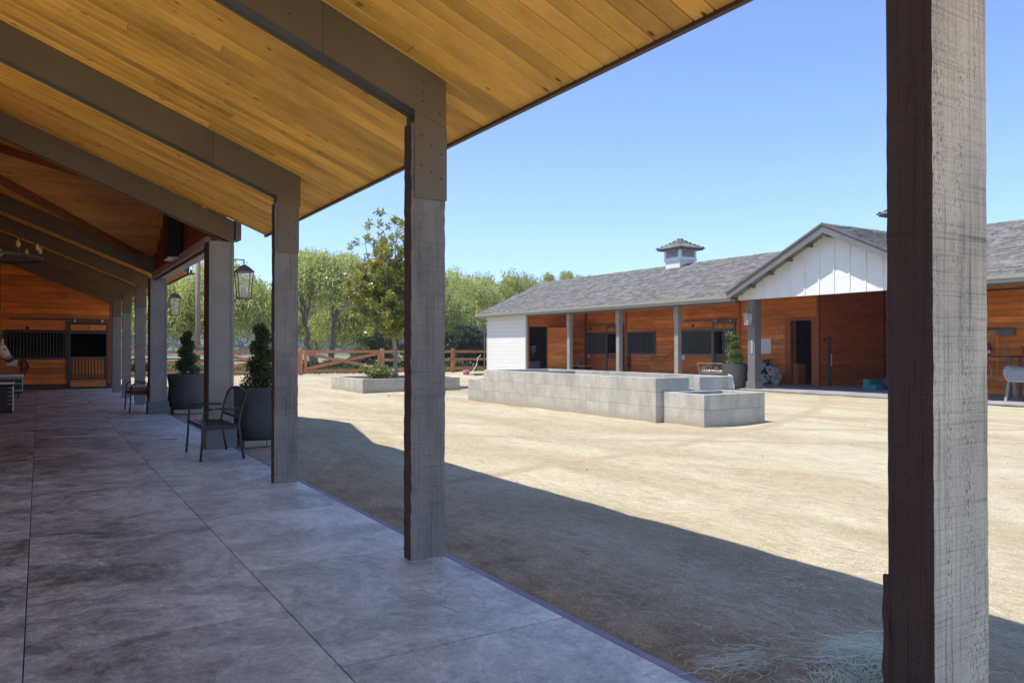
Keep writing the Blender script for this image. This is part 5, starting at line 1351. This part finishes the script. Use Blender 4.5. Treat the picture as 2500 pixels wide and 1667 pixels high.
# hook decoration
b = MB()
b.tube([(WX - .03, 19.42, 2.0), (WX - .03, 19.42, 1.72)], .008, 5)
for s in (-1, 1):
    b.tube([(WX - .03, 19.42 + s * .06 + .06 * math.cos(a), 1.68 + .06 * math.sin(a)) for a in np.linspace(-2.6, 2.2, 10)], .008, 5)
b.tube([(WX - .03, 19.50, 2.0), (WX - .03, 19.22, 2.0), (WX - .03, 19.22, 1.78)], .006, 5); b.tube([(WX - .03, 19.50, 1.97), (WX - .03, 19.36, 1.97)], .006, 5)
q = b.build('wall_hook', CREAM); tag(q, 'cream scrolled wall hook left of the tack room doorway', 'hook')
# saddle racks seen in the dark tack room
RK = plain('pale_rack', (.45, .44, .46), .5)
for (yy) in (18.50, 18.15):
    b = MB(); b.tube([(24.3, yy + .03, 1.0), (24.27, yy, 1.04), (24.2, yy - .03, .98), (24.2, yy - .08, .55), (24.2, yy - .16, .46), (24.2, yy - .28, .45)], .02, 6); b.tube([(24.3, yy - .30, .52), (24.3, yy - .25, .95)], .03, 6)
    q = b.build('saddle_rack', RK); tag(q, 'pale curved saddle rack in the dark tack room, ' + ('left one' if yy > 18.3 else 'right one'), 'rack')
b = MB(); b.bar((24.3, 18.45, .30), (24.3, 17.95, .30), .04, .05); b.box(24.25, 24.6, 18.0, 18.35, .06, .28)
for yy in (18.42, 18.0): b.bar((24.3, yy, .03), (24.3, yy, .30), .04, .04)
q = b.build('low_stand', RK); tag(q, 'low pale stand on the tack room floor', 'stand')
# end room: crate of purple storage, boxes on the wall
t = thing('storage_tote', 'grey-purple storage tote with lid inside the dark end room', 'tote', (20.95, 32.3, FZ))
TOTE = plain('tote_plastic', (.20, .19, .27), .5); MB().box(-.42, .25, -.25, .25, 0, .62).build('tote_body', TOTE, t, bevel=.02); MB().box(-.45, .28, -.28, .28, .625, .68).build('lid', TOTE, t, bevel=.01)
for k in range(4):
    q = MB().box(0, .18, 0, .05, 0, .17).build('supply_box', RK, None, bevel=.01); q.location = (21.05, 33.4, 1.05 + k * .235); tag(q, 'small pale box fixed on the dark end room wall, ' + ('lowest', 'second from bottom', 'third from bottom', 'topmost')[k], 'box', 'boxes on the end room wall')
q = MB().box(0, .26, 0, .1, 0, .34).tube([(.12, .05, 0), (.12, .05, -.3)], .02, 6).build('soap_dispenser', RK); q.location = (21.45, 33.2, 1.15); tag(q, 'pale dispenser with a hose on the end room wall', 'dispenser')
# purple thing on yellow board
q = MB().box(0, .5, -.65, .55, 0, .03).build('yellow_board', YEL); q.location = (21.9, 30.0, .50); tag(q, 'yellow board edge showing above the trough', 'board')
b = MB(); b.box(.05, .45, -.6, -.56, 0, .47); b.box(.05, .45, .46, .5, 0, .47); q2 = b.build('board_leg', IRON, q); q2.location = (0, 0, -.47)
bm = bmesh.new(); bmesh.ops.create_icosphere(bm, subdivisions=2, radius=.16); me = bpy.data.meshes.new('ball')
for v in bm.verts: v.co.z = max(v.co.z * .8, -.09)
bm.to_mesh(me); bm.free(); me.materials.append(PURPLE); q = link('purple_ball', me); q.location = (22.1, 30.05, .62); tag(q, 'purple rubber ball lying on the yellow board', 'ball')
# sliding track post and card in the bay
q = MB().box(23.90, 24.05, 17.60, 17.645, FZ, 1.80).build('door_channel', IRONG); tag(q, 'dark upright steel channel on the bay side wall', 'channel')
MB().box(24.0, 24.06, 17.585, 17.598, .72, 1.15).build('white_label', WBOARD, q)
q = MB().box(23.66, 23.74, 17.60, 17.648, 1.62, 1.70).build('light_switch', BLACK, None, bevel=.01); tag(q, 'black switch left of the upright channel in the bay', 'switch')
# mounting block
t = thing('mounting_block', 'teal plastic mounting block with two steps at the edge of the open bay', 'mounting block', (22.58, 15.38, FZ))
b = MB(); b.box(0, .75, -.22, 0, 0, .33); b.box(0, .75, -.45, -.222, 0, .165); q = b.build('step_block', TEAL, t, bevel=.012)
MB().box(.20, .34, -.2235, -.2205, .22, .25).build('hand_slot', BLACK, t)
bm = bmesh.new(); bmesh.ops.create_icosphere(bm, subdivisions=3, radius=1); me = bpy.data.meshes.new('bag')
for v in bm.verts: v.co = Vector((v.co.x * .30, v.co.y * .34, v.co.z * .24)) * (1 + .08 * math.sin(9 * v.co.x + 7 * v.co.y))
bm.to_mesh(me); bm.free(); me.materials.append(plain('bag_purple', (.10, .08, .14), .8)); me.polygons.foreach_set('use_smooth', [True] * len(me.polygons)); q = link('purple_bag', me); q.location = (23.2, 14.7, .27); tag(q, 'dark purple bag with a pink edge behind the mounting block', 'bag')
b = MB(); b.tube([(22.90 + .30 * math.cos(a) + .3, 14.62, .27 + .245 * math.sin(a)) for a in np.linspace(.3, 2.9, 12)], .014, 5); b.build('piping', PINKP, q).matrix_parent_inverse = Matrix.Translation((-23.2, -14.7, -.27))
t = thing('red_shovel', 'red shovel leaning behind the mounting block', 'shovel', (23.9, 14.75, FZ)); MB().bar((0, .2, .3), (.15, -.05, .95), .07, .03).build('blade', REDP, t); MB().tube([(.15, -.05, .95), (.25, -.2, 1.5)], .015, 6).build('handle', POLE, t)
b = MB(); r = random.Random(2)
for k in range(46):
    z = r.uniform(.9, 1.75); y = 15.0 + r.uniform(-.12, .12) ; b.tube([(25.6, y, z + .2), (25.6 + r.uniform(-.06, .06), y + r.uniform(-.05, .05), z), (25.6 + r.uniform(-.08, .08), y + r.uniform(-.07, .07), z - .15)], .008, 4)
b.box(25.7, 25.8, 14.8, 14.98, .0, 2.2)
q = b.build('hanging_halters', plain('halter_mix', (.14, .14, .13), .7, .6, 60)); tag(q, 'cluster of halters and ropes hanging at the back of the bay', 'halters')
b = MB(); b.bar((22.5, 13.3, 2.95), (22.5, 14.6, 3.02), .05, .03)
for k in range(6): b.tube([(22.5, 13.3 + k * .2, 3.0), (22.52, 13.35 + k * .2, 3.12)], .02, 5)
q = b.build('bay_ceiling_rail', IRONG); tag(q, 'rail with fittings hung under the white gable near the post', 'rail')
b = MB(); b.prism([(21.6, 12.7, 3.7), (21.6, 13.9, 3.7), (21.6, 12.7, 2.6)], (.12, 0, 0)); q = b.build('bay_brace', STEELD, barn)
# right wing: fire extinguisher, brooms, table, saddle rack with pad
t = thing('fire_extinguisher', 'red fire extinguisher on the wall behind the dark table at the right', 'extinguisher', (WX - .09, 11.9, 1.12))
MB().lathe([(.0, 0), (.065, .0), (.072, .02), (.072, .26), (.05, .31), (.02, .33)], n=16, caps=False).build('cylinder_body', REDP, t, smooth=True)
MB().box(-.03, .03, -.02, .02, .33, .38).tube([(0, 0, .36), (-.02, -.08, .37), (-.02, -.1, .2)], .01, 6).build('valve', BLACK, t); MB().lathe([(.0735, .08), (.0735, .17)], n=16, caps=False).build('label_band', WBOARD, t)
t = thing('push_broom', 'push broom with yellow handle hung head up on the right barn wall', 'broom', (WX - .06, 11.66, 0)); MB().tube([(0, 0, .62), (0, 0, 1.80)], .014, 6).build('handle', YEL, t); MB().box(-.05, .04, -.06, .42, 1.80, 1.86).build('broom_head', POLE, t); MB().box(-.04, .03, -.05, .41, 1.861, 1.93).build('bristles', plain('olive_bristle', (.12, .11, .05), .9), t)
t = thing('push_broom', 'push broom with grey handle hung head up right of the yellow one', 'broom', (WX - .06, 11.40, 0)); MB().tube([(0, 0, .85), (0, 0, 1.78)], .014, 6).build('handle', GREYPOST, t); MB().box(-.06, .05, -.22, .26, 1.72, 1.84).build('broom_head', GREYPAINT, t); MB().box(-.04, .03, -.2, .24, 1.841, 1.92).build('bristles', IRONG, t)
t = thing('steel_table', 'dark steel table against the right barn wall below the brooms', 'table', (22.75, 11.4, FZ)); MB().box(-.3, .3, -.55, 1.1, 1.07, 1.11).build('table_top', IRON, t); 
for (cx, cy) in ((-.27, -.5), (.25, -.5), (.25, 1.0), (-.27, 1.0)): MB().box(cx - .03, cx + .03, cy - .03, cy + .03, 0, 1.07).build('leg', IRONG, t)
q = MB().tube([(WX - .05, 10.95, .4), (WX - .06, 10.93, .9), (WX - .06, 10.98, 1.3), (WX - .05, 11.03, 1.42)], .03, 6).build('red_tool', REDP); tag(q, 'red tool hanging at the right edge of the photo', 'tool')
b = MB(); b.tube([(WX - .05, 12.05, 1.1), (WX - .1, 12.0, .7), (WX - .1, 11.9, .5), (WX - .08, 11.8, .62), (WX - .06, 11.85, .8), (WX - .05, 11.98, 1.05)], .008, 5); q = b.build('cord_loop', CREAM); tag(q, 'pale cord loop hanging on the wall right of the near post', 'cord')
def saddle():
    t = thing('saddle_stand', 'grey saddle stand holding a quilted pad at the right edge', 'saddle stand', (20.88, 9.80, 0))
    for (cx, cy) in ((-.28, .3), (.28, .3), (-.28, -.5), (.28, -.5)): MB().bar((cx, cy, 0), (cx * .3, cy, .62), .06, .05).build('leg', GREYPOST, t)
    MB().bar((0, -.6, .66), (0, .34, .66), .14, .08).build('top_beam', GREYPOST, t)
    # quilted pad: a saddle-draped grid, puffed diamonds
    nu, nv = 46, 61; V = []
    for i in range(nu):
        for j in range(nv):
            u = i / (nu - 1); v = j / (nv - 1) * 2 - 1
            y = -.40 + .78 * u + .05 * abs(v) * (u - .5)
            s = v * .52; r = .16
            a = max(-math.pi / 2, min(math.pi / 2, s / r * .8)); drop = max(0, abs(s) - r * math.pi / 2 / .8)
            lim = .36 + .0 * u
            x = math.sin(a) * r + (math.copysign(drop, s) * .22); z = .72 + math.cos(a) * r * .9 - drop * .95 + .05 * (u - .5) ** 2 * 4 * (1 - abs(v))
            d = abs(math.sin((u * 8 + v * 5.5) * math.pi / 1.15)) * abs(math.sin((u * 8 - v * 5.5) * math.pi / 1.15))
            x += math.copysign(.018 * d ** .5, s) if abs(s) > .05 else 0; z += .008 * d ** .5
            # rounded lower front corner
            cut = max(0, abs(v) - .55) ** 2 * (1.2 if u > .5 else .5); y -= cut * (u - .4)
            V.append((x, y, z))
    Q = [(i * nv + j, (i + 1) * nv + j, (i + 1) * nv + j + 1, i * nv + j + 1) for i in range(nu - 1) for j in range(nv - 1)]
    p = fast_mesh('pad_body', np.array(V), np.array(Q), plain('grey_quilt', (.34, .33, .34), .9, .08, 12)); p.name = 'quilted_saddle_pad'
    p.data.polygons.foreach_set('use_smooth', [True] * len(p.data.polygons)); md = p.modifiers.new('t', 'SOLIDIFY'); md.thickness = .015
    p.location = (20.88, 9.80, 0); tag(p, 'grey quilted saddle pad draped over the stand at the right edge', 'saddle pad')
    b = MB(); b.tube([V[(nu - 1) * nv + j] for j in range(0, nv, 3)], .012, 6); b.tube([V[i * nv] for i in range(0, nu, 3)], .012, 6)
    q = b.build('piping', WBOARD, p)
saddle()

# ------------------------------------------------------------------ fence, gates, pole
FY = 39.1
fx = [-12, -8.2, -4.4, -.6, 3.2, 7.05]
fence = thing('ranch_fence', 'brown three-rail ranch fence beyond the yard, left of the gates', 'fence', (0, 0, 0))
for x in fx: MB().box(x - .07, x + .07, FY - .07, FY + .07, -.1, 1.30).build('fence_post', FENCE, fence, bevel=.006)
for i in range(len(fx) - 1):
    for (z0, z1) in ((1.09, 1.235), (.64, .785), (.14, .28)): MB().box(fx[i] + .071, fx[i + 1] - .071, FY - .03, FY + .02, z0, z1).build('fence_rail', FENCE, fence)
fence2 = thing('ranch_fence', 'brown three-rail ranch fence behind the magnolia, running to the white barn end', 'fence', (0, 0, 0))
fx2 = [15.72, 19.97, 24.2, 28.4]
for x in fx2: MB().box(x - .09, x + .09, FY - .07, FY + .07, -.1, 1.34).build('fence_post', FENCE, fence2, bevel=.006)
for i in range(len(fx2) - 1):
    for (z0, z1) in ((1.09, 1.235), (.66, .80), (.14, .30)): MB().box(fx2[i] + .091, fx2[i + 1] - .091, FY - .03, FY + .02, z0, z1).build('fence_rail', FENCE, fence2)
def gate(x0, x1, label):
    t = thing('ranch_gate', label, 'gate', (x0, FY, 0), 0, 'brown cross-braced gates'); L = x1 - x0
    MB().box(0, .14, -.04, .04, .12, 1.25).build('gate_stile', FENCE, t); MB().box(L - .14, L, -.04, .04, .12, 1.25).build('gate_stile', FENCE, t)
    MB().box(.142, L - .142, -.04, .04, 1.10, 1.25).build('gate_rail', FENCE, t); MB().box(.142, L - .142, -.04, .04, .12, .26).build('gate_rail', FENCE, t)
    MB().bar((.15, .055, .30), (L - .15, .055, 1.06), .025, .15).build('cross_brace', FENCE, t); MB().bar((.15, -.06, 1.06), (L - .15, -.06, .30), .025, .15).build('cross_brace', FENCE, t)
    MB().box(L * .62, L * .62 + .03, -.06, -.045, -.04, .12).build('drop_bolt', IRON, t)
gate(7.16, 11.22, 'left of the two brown cross-braced ranch gates'); gate(11.50, 15.60, 'right of the two brown cross-braced ranch gates, behind the planter bed')
q = MB().box(11.25, 11.40, FY - .08, FY + .08, -.1, 1.30).build('gate_post', FENCE); tag(q, 'brown post between the two ranch gates', 'post')
t = thing('utility_pole', 'weathered wooden utility pole with yellow bands behind the fence', 'pole', (7.23, 44.0, 0)); MB().tube([(0, 0, -1), (0, 0, 4), (.03, 0, 9)], [.14, .125, .10], 12).build('shaft', POLE, t, smooth=True)
for z in (1.0, .55, 1.45): MB().lathe([(.147, z), (.147, z + .07)], n=16, caps=False).build('yellow_band', YEL, t)
b = MB(); b.tube([(2, 43.0, .82), (6.0, 43, .80), (9.6, 43, .66)], .04, 6); q = b.build('black_pipe', BLACK); tag(q, 'black pipe rail behind the left gate', 'pipe')
t = thing('pink_bucket', 'faded pink bucket on the ground left of the white barn end', 'bucket', (18.63, 35.0, -.02)); MB().lathe([(.15, 0), (.18, .26), (.16, .26), (.14, .02)], n=18).build('tub', PINKP, t, smooth=True)
t = thing('hose_pipe', 'white hose curving down beside the white barn end', 'hose', (0, 0, 0)); MB().tube([(19.5, 35.05, 1.0), (19.35, 35.1, .85), (19.3, 35.1, .5), (19.0, 35.0, .2), (18.9, 34.9, .0)], .016, 6).build('hose_run', CREAM, t)
b = MB()
t = thing('cart_wheel', 'dark wheel leaning beyond the right gate', 'wheel', (15.0, 40.2, .38)); MB().tube([(0, .35 * 0, 0)] * 0 + [(.34 * math.cos(a), 0, .34 * math.sin(a)) for a in np.linspace(0, 2 * math.pi, 24)], .05, 8).build('tyre', BLACK, t, smooth=True)

# ------------------------------------------------------------------ trees and shrubs
def pepper(x, y, h, R, label, mat, seed, trunks=((0, 0),), ncl=60, nst=16, nl=11, base=0.22, lean=0, bark=BARK, cat='tree', hang=(.7, 2.2), ll=(.16, .34), lw=(.05, .09), name='pepper_tree'):
    r = np.random.default_rng(seed); random.seed(seed)
    t = thing(name, label, cat, (x, y, -.3), 0, 'trees beyond the fence' if name == 'pepper_tree' else None)
    b = MB(); C = []
    for k in range(ncl):
        a = r.random() * 6.283; f = math.sqrt(r.random()); el = r.random()
        rr = R * (.25 + .75 * f); zz = h * (base + .22 + (1 - base - .22) * (1 - (rr / R) ** 2.4 * .8) * (.78 + .24 * el))
        C.append((rr * math.cos(a) + lean * zz / h, rr * .8 * math.sin(a), min(zz, h * 1.0)))
    C = np.array(C)
    for (tx, ty) in trunks:
        f0 = (tx * 1.6 + random.gauss(0, .15), ty * 1.6, h * random.uniform(.30, .38))
        limb(b, (tx, ty, -.3), f0, .043 * h ** .8, .026 * h ** .8, .10, 6, 9)
        near = sorted(range(len(C)), key=lambda i: (C[i][0] - f0[0]) ** 2 + (C[i][1] - f0[1]) ** 2)[: 16]
        for i in near[::2]: limb(b, f0, tuple(C[i] - [0, 0, .9]), .018 * h ** .8, .012, .12, 6, 6)
    b.build('trunk', bark, t, smooth=True)
    # hanging strands
    nst = int(nst * 2.3)
    n = ncl * nst
    ci = np.repeat(np.arange(ncl), nst); cr = R * .27
    dd = r.normal(size=(n, 3)); dd /= np.linalg.norm(dd, axis=1, keepdims=True); dd[:, 2] = abs(dd[:, 2])
    S = C[ci] + dd * cr * (.55 + .45 * r.random((n, 1))) * [1, 1, .8] - [0, 0, cr * .1]
    L = r.uniform(hang[0], hang[1], n) * (h / 8)
    S = np.repeat(S, nl, 0); Lr = np.repeat(L, nl); f = np.tile(np.linspace(0, 1, nl), n)
    drift = np.repeat(r.normal(size=(n, 2)) * .12, nl, 0)
    P = S.copy(); P[:, 2] -= Lr * f; P[:, :2] += drift * (f * (1 - .3 * f))[:, None] * 2 + r.normal(size=(len(P), 2)) * .06
    P[:, 2] += r.normal(size=len(P)) * .05
    keep = P[:, 2] > h * base * (.6 + .6 * r.random(len(P))); P = P[keep]
    D = r.normal(size=P.shape) * .55 + [0, 0, -.9]
    V, Q = leaves(P, D, r.uniform(ll[0], ll[1], len(P)), r.uniform(lw[0], lw[1], len(P)))
    fast_mesh('crown', V, Q, mat, t)
    return t
pepper(15.6, 48.0, 8.0, 2.9, 'pepper tree with two leaning trunks behind the right gate', L_PEP, 11, trunks=((-.75, 0), (.35, .1)), ncl=95, nst=17, nl=10, base=.44)
pepper(9.0, 47.0, 6.9, 2.9, 'yellow-green pepper tree behind the left gate', L_PEP, 12, trunks=((.3, 0),), ncl=85, nst=16, nl=10, base=.24)
pepper(5.2, 48.5, 6.6, 2.6, 'pepper tree behind the utility pole', L_PEP, 13, trunks=((.2, 0),), ncl=75, nst=16, nl=10, base=.22)
pepper(1.2, 53.0, 7.0, 3.0, 'pepper tree at the left end, behind the veranda posts', L_PEPD, 14, ncl=60)
pepper(20.6, 54.0, 7.2, 3.2, 'olive-green pepper tree partly behind the middle post', L_PEPD, 15, ncl=85, base=.2)
pepper(24.8, 53.5, 7.9, 3.2, 'tall drooping pepper tree right of the middle post', L_PEP, 16, ncl=95, nst=17, base=.16)
pepper(29.3, 55.0, 8.0, 3.3, 'drooping pepper tree behind the white barn end', L_PEP, 17, ncl=95, nst=17, base=.16)
pepper(34.0, 58.0, 8.5, 3.4, 'olive pepper tree above the left part of the barn roof', L_PEPD, 18, ncl=85, base=.16)
pepper(38.6, 60.0, 8.9, 3.2, 'pepper tree above the barn roof, second from the right', L_PEPD, 19, ncl=80, base=.16)
pepper(43.0, 62.0, 9.9, 2.3, 'tallest narrow tree above the barn roof', L_PEPD, 20, ncl=75, base=.16, hang=(.4, 1.0))
pepper(47.6, 64.0, 9.3, 3.0, 'rightmost tree above the barn roof', L_PEPD, 21, ncl=70, base=.16, hang=(.4, 1.2))
pepper(36.5, 66.0, 9.0, 3.2, 'farther tree between the crowns above the barn roof', L_PEPD, 22, ncl=60, base=.16)
pepper(26.8, 62.0, 8.4, 3.6, 'farther pepper tree filling the gap behind the barn end', L_PEPD, 23, ncl=60, base=.1)
pepper(18.9, 61.0, 6.6, 2.6, 'farther low pepper tree behind the magnolia', L_PEPD, 24, ncl=50, base=.1)
def bush(x, y, w, h, label, mat, seed, n=9000, name='dark_shrub', ls=(.10, .22), cat='shrub', group='shrubs beyond the fence'):
    r = np.random.default_rng(seed); t = thing(name, label, cat, (x, y, -.15), 0, group); random.seed(seed)
    nb = 26; c = np.stack([r.uniform(-w, w, nb) * .75, r.uniform(-w, w, nb) * .5, r.uniform(.1, .85, nb) * h], -1); c[:, 2] *= (1 - .5 * (abs(c[:, 0]) / w) ** 2)
    i = r.integers(0, nb, n); d = r.normal(size=(n, 3)); d /= np.linalg.norm(d, axis=1, keepdims=True)
    P = c[i] + d * (r.random((n, 1)) ** .4) * np.array([w * .32, w * .32, h * .17]); P = P[P[:, 2] > .02]
    V, Q = leaves(P, r.normal(size=P.shape), r.uniform(*ls, len(P)), r.uniform(ls[0] * .5, ls[1] * .6, len(P)))
    b = MB()
    for k in range(6): limb(b, (0, 0, -.1), tuple(c[k]), .05, .015, .05, 4, 5)
    b.build('stems', BARK, t); fast_mesh('foliage', V, Q, mat, t)
bush(23.6, 43.6, 1.9, 3.3, 'tall dark evergreen shrub beside the white barn end', L_DARK, 31, 15000)
bush(20.9, 44.5, 1.7, 2.4, 'dark evergreen shrub right of the middle post', L_DARK, 32, 11000)
bush(26.4, 45.0, 1.9, 3.4, 'dark evergreen shrub hidden behind the barn end corner', L_DARK, 33, 9000)
bush(17.6, 45.0, 1.7, 3.1, 'rounded green shrub behind the magnolia trunk', L_MID, 34, 13000)
bush(15.2, 44.2, 1.3, 1.0, 'low dark shrub at the foot of the two-trunk pepper tree', L_MID, 35, 5000)
bush(12.6, 43.0, 1.0, .9, 'low green shrub seen through the right gate', L_MID, 36, 4000)
bush(20.4, 41.2, 1.2, 1.1, 'low dark shrub behind the fence right of the middle post', L_MID, 37, 5000)
bush(9.6, 41.8, 1.2, .75, 'yellowish low shrub behind the left gate', L_ROSE, 38, 4500, ls=(.06, .14))
bush(6.0, 41.6, 1.3, .85, 'pink-flecked shrub seen behind the fence rails', L_ROSE, 39, 4500, ls=(.06, .14))
bush(3.6, 42.0, 1.4, 1.0, 'green shrub seen between the far veranda posts', L_MID, 40, 4500)
bush(35.0, 33.0, 3.0, 4.2, 'green shrub seen through the back window of stall 9', L_MID, 43, 7000)
bush(18.75, 34.2, .45, .18, 'small tuft of weeds at the foot of the white barn end', L_MID, 41, 1200, ls=(.04, .10))
bush(-1.5, 44.0, 2.2, 2.2, 'green shrub beyond the far end of the veranda', L_MID, 42, 6000)
# meadow grass tufts beyond the fence
n = 26000; x = RNG.uniform(-6, 34, n); y = 40.2 + RNG.random(n) ** 1.6 * 34
P = np.stack([x, y, np.where(y > 46, -.3, -.03)], -1); D = RNG.normal(size=P.shape) * .4 + [0, 0, 1]
V, Q = leaves(P, D, RNG.uniform(.12, .45, n), RNG.uniform(.03, .09, n)); q = fast_mesh('meadow_grass', V, Q, L_MID); tag(q, 'green meadow grass beyond the ranch fence', 'grass', kind='stuff')

# ------------------------------------------------------------------ hay, straw, grit on the yard
def blades(n, cx, cy, sx, sy, zr, lr, wr, mat, name, label, bias=None, strips=3):
    a = RNG.uniform(0, math.pi, n) if bias is None else RNG.normal(bias, .55, n)
    x = RNG.normal(cx, sx, n); y = RNG.normal(cy, sy, n); z = RNG.uniform(zr[0], zr[1], n); L = RNG.uniform(lr[0], lr[1], n); W = RNG.uniform(wr[0], wr[1], n)
    keep = x > 2.33; x, y, z, L, W, a = x[keep], y[keep], z[keep], L[keep], W[keep], a[keep]; n = len(x)
    curl = RNG.normal(0, .9, n); rise = RNG.uniform(0, .012, n)
    V = []; Q = []
    ks = strips + 1
    pts = []
    th = a - curl / 2; px, py = x.copy(), y.copy()
    for k in range(ks):
        nx, ny = -np.sin(th), np.cos(th)
        pz = z + rise * math.sin(math.pi * k / strips)
        w = W * (.5 if k < strips else .2)
        pts.append(np.stack([px + nx * w, py + ny * w, pz], -1)); pts.append(np.stack([px - nx * w, py - ny * w, pz + W * .3], -1))
        px = px + np.cos(th) * L / strips; py = py + np.sin(th) * L / strips; th = th + curl / strips
    Vv = np.stack(pts, 1).reshape(-1, 3); b0 = np.arange(n)[:, None] * (2 * ks)
    Qs = np.concatenate([b0 + np.array([[2 * k, 2 * k + 2, 2 * k + 3, 2 * k + 1]]) for k in range(strips)], 0)
    q = fast_mesh(name, Vv, Qs, mat); tag(q, label, 'straw', kind='stuff'); return q
blades(620, 3.13, 2.12, .13, .06, (-.012, .03), (.05, .17), (.0018, .0034), L_HAY, 'loose_hay', 'loose blue-green hay on the ground left of the pale-fronted near post', bias=2.6)
blades(380, 2.86, 1.98, .14, .05, (-.012, .02), (.05, .16), (.0016, .0034), L_HAY, 'loose_hay', 'thin drift of blue-green hay just left of the pale-fronted near post', bias=.3)
blades(240, 2.60, 2.34, .12, .06, (-.012, .015), (.04, .12), (.0014, .003), L_HAY, 'loose_hay', 'small clump of hay beside the slab edge', bias=2.9)
blades(1300, 3.4, 2.6, .8, .6, (-.012, .005), (.03, .12), (.0008, .002), L_HAY, 'scattered_hay', 'scattered hay blades in the shade by the near post')
blades(2600, 3.2, 4.3, .55, 1.5, (-.012, .002), (.02, .10), (.0008, .0018), L_STRAW, 'scattered_straw', 'fine straw scattered over the shaded gravel beside the slab')
blades(1200, 4.5, 6.0, 1.6, 2.6, (-.012, .002), (.02, .09), (.001, .002), L_STRAW, 'scattered_straw', 'sparse straw in the open yard')
b = MB()
for (p, q_) in (((2.06, 4.42, .003), (2.16, 4.50, .012)), ((2.1, 4.38, .004), (2.15, 4.47, .05)), ((2.12, 4.52, .01), (2.2, 4.46, .003)), ((2.04, 4.50, .002), (2.13, 4.52, .09))): b.tube([p, ((p[0] + q_[0]) / 2 + .01, (p[1] + q_[1]) / 2, (p[2] + q_[2]) / 2 + .01), q_], .0012, 4)
q = b.build('hay_wisp', L_STRAW); tag(q, 'few hay stalks caught at the foot of the middle post', 'hay')
# leaf litter on the slab
b = MB()
for (x, y) in ((1.07, 4.08), (1.05, 4.05), (-.07, 6.48)): b.add([(x, y, .002), (x + .018, y + .006, .008), (x + .03, y + .02, .003), (x + .008, y + .018, .004)], [(0, 1, 2, 3)])
q = b.build('dry_petals', FLOWER); tag(q, 'few pale dry petals lying on the concrete joint', 'petals', kind='stuff')
b = MB().tube([(1.50, 12.5, .004), (1.62, 12.44, .006), (1.76, 12.42, .004)], .005, 5).build('fallen_twig', BARK); tag(b, 'thin dark twig on the slab near the settee', 'twig')
def grit():
    n = 22000
    u = RNG.random(n); x = 2.34 + (u ** 1.7) * 6.0; y = 1.2 + RNG.random(n) ** 1.3 * 11
    s = RNG.uniform(.002, .0055, n) * (1 + .05 * y); z = np.full(n, -.012)
    ph = RNG.random((n, 4)) * .6 + .7; V = np.zeros((n, 4, 3))
    for k in range(3):
        a = k * 2.094 + RNG.random(n); V[:, k, 0] = x + s * ph[:, k] * np.cos(a); V[:, k, 1] = y + s * ph[:, k] * np.sin(a); V[:, k, 2] = z - .003
    V[:, 3] = np.stack([x, y, z + s * ph[:, 3]], -1)
    b0 = np.arange(n)[:, None] * 4; T = np.concatenate([b0 + [[0, 1, 3]], b0 + [[1, 2, 3]], b0 + [[2, 0, 3]]], 0)
    q = fast_mesh('gravel_grit', V.reshape(-1, 3), T, L_STONE); tag(q, 'loose grit and small stones over the yard beside the slab', 'gravel', kind='stuff')
grit()
# a few clods in the sunny yard
b = MB(); r = random.Random(6)
for k in range(60):
    x, y = r.uniform(3.2, 18), r.uniform(3, 22); s = r.uniform(.006, .017) * (.6 + y / 18)
    if 9.2 < x < 12 and 9.4 < y < 18.4: continue
    b.add([(x - s, y - s * .6, -.02), (x + s, y - s * .5, -.02), (x + s * .3, y + s, -.02), (x, y, s * .55)], [(0, 1, 3), (1, 2, 3), (2, 0, 3)])
q = b.build('clods', L_STONE); tag(q, 'dark clods scattered over the sunny yard', 'gravel', kind='stuff')
print('objects', len(bpy.data.objects))

# ------------------------------------------------------------------ air: thin haze over the whole place
hz = MB().box(-1000, 1300, -500, 1600, -6, 75).build('haze', None); tag(hz, 'thin daylight haze over the yard and the far hillside', 'haze', kind='stuff')
hm = bpy.data.materials.new('haze'); hm.use_nodes = True; ht = hm.node_tree; ht.nodes.clear()
hv = ht.nodes.new('ShaderNodeVolumePrincipled'); hv.inputs['Color'].default_value = (0.86, 0.92, 1.0, 1); hv.inputs['Density'].default_value = 0.0007; hv.inputs['Anisotropy'].default_value = 0.3
ho_ = ht.nodes.new('ShaderNodeOutputMaterial'); ht.links.new(hv.outputs[0], ho_.inputs['Volume']); hz.data.materials.append(hm)
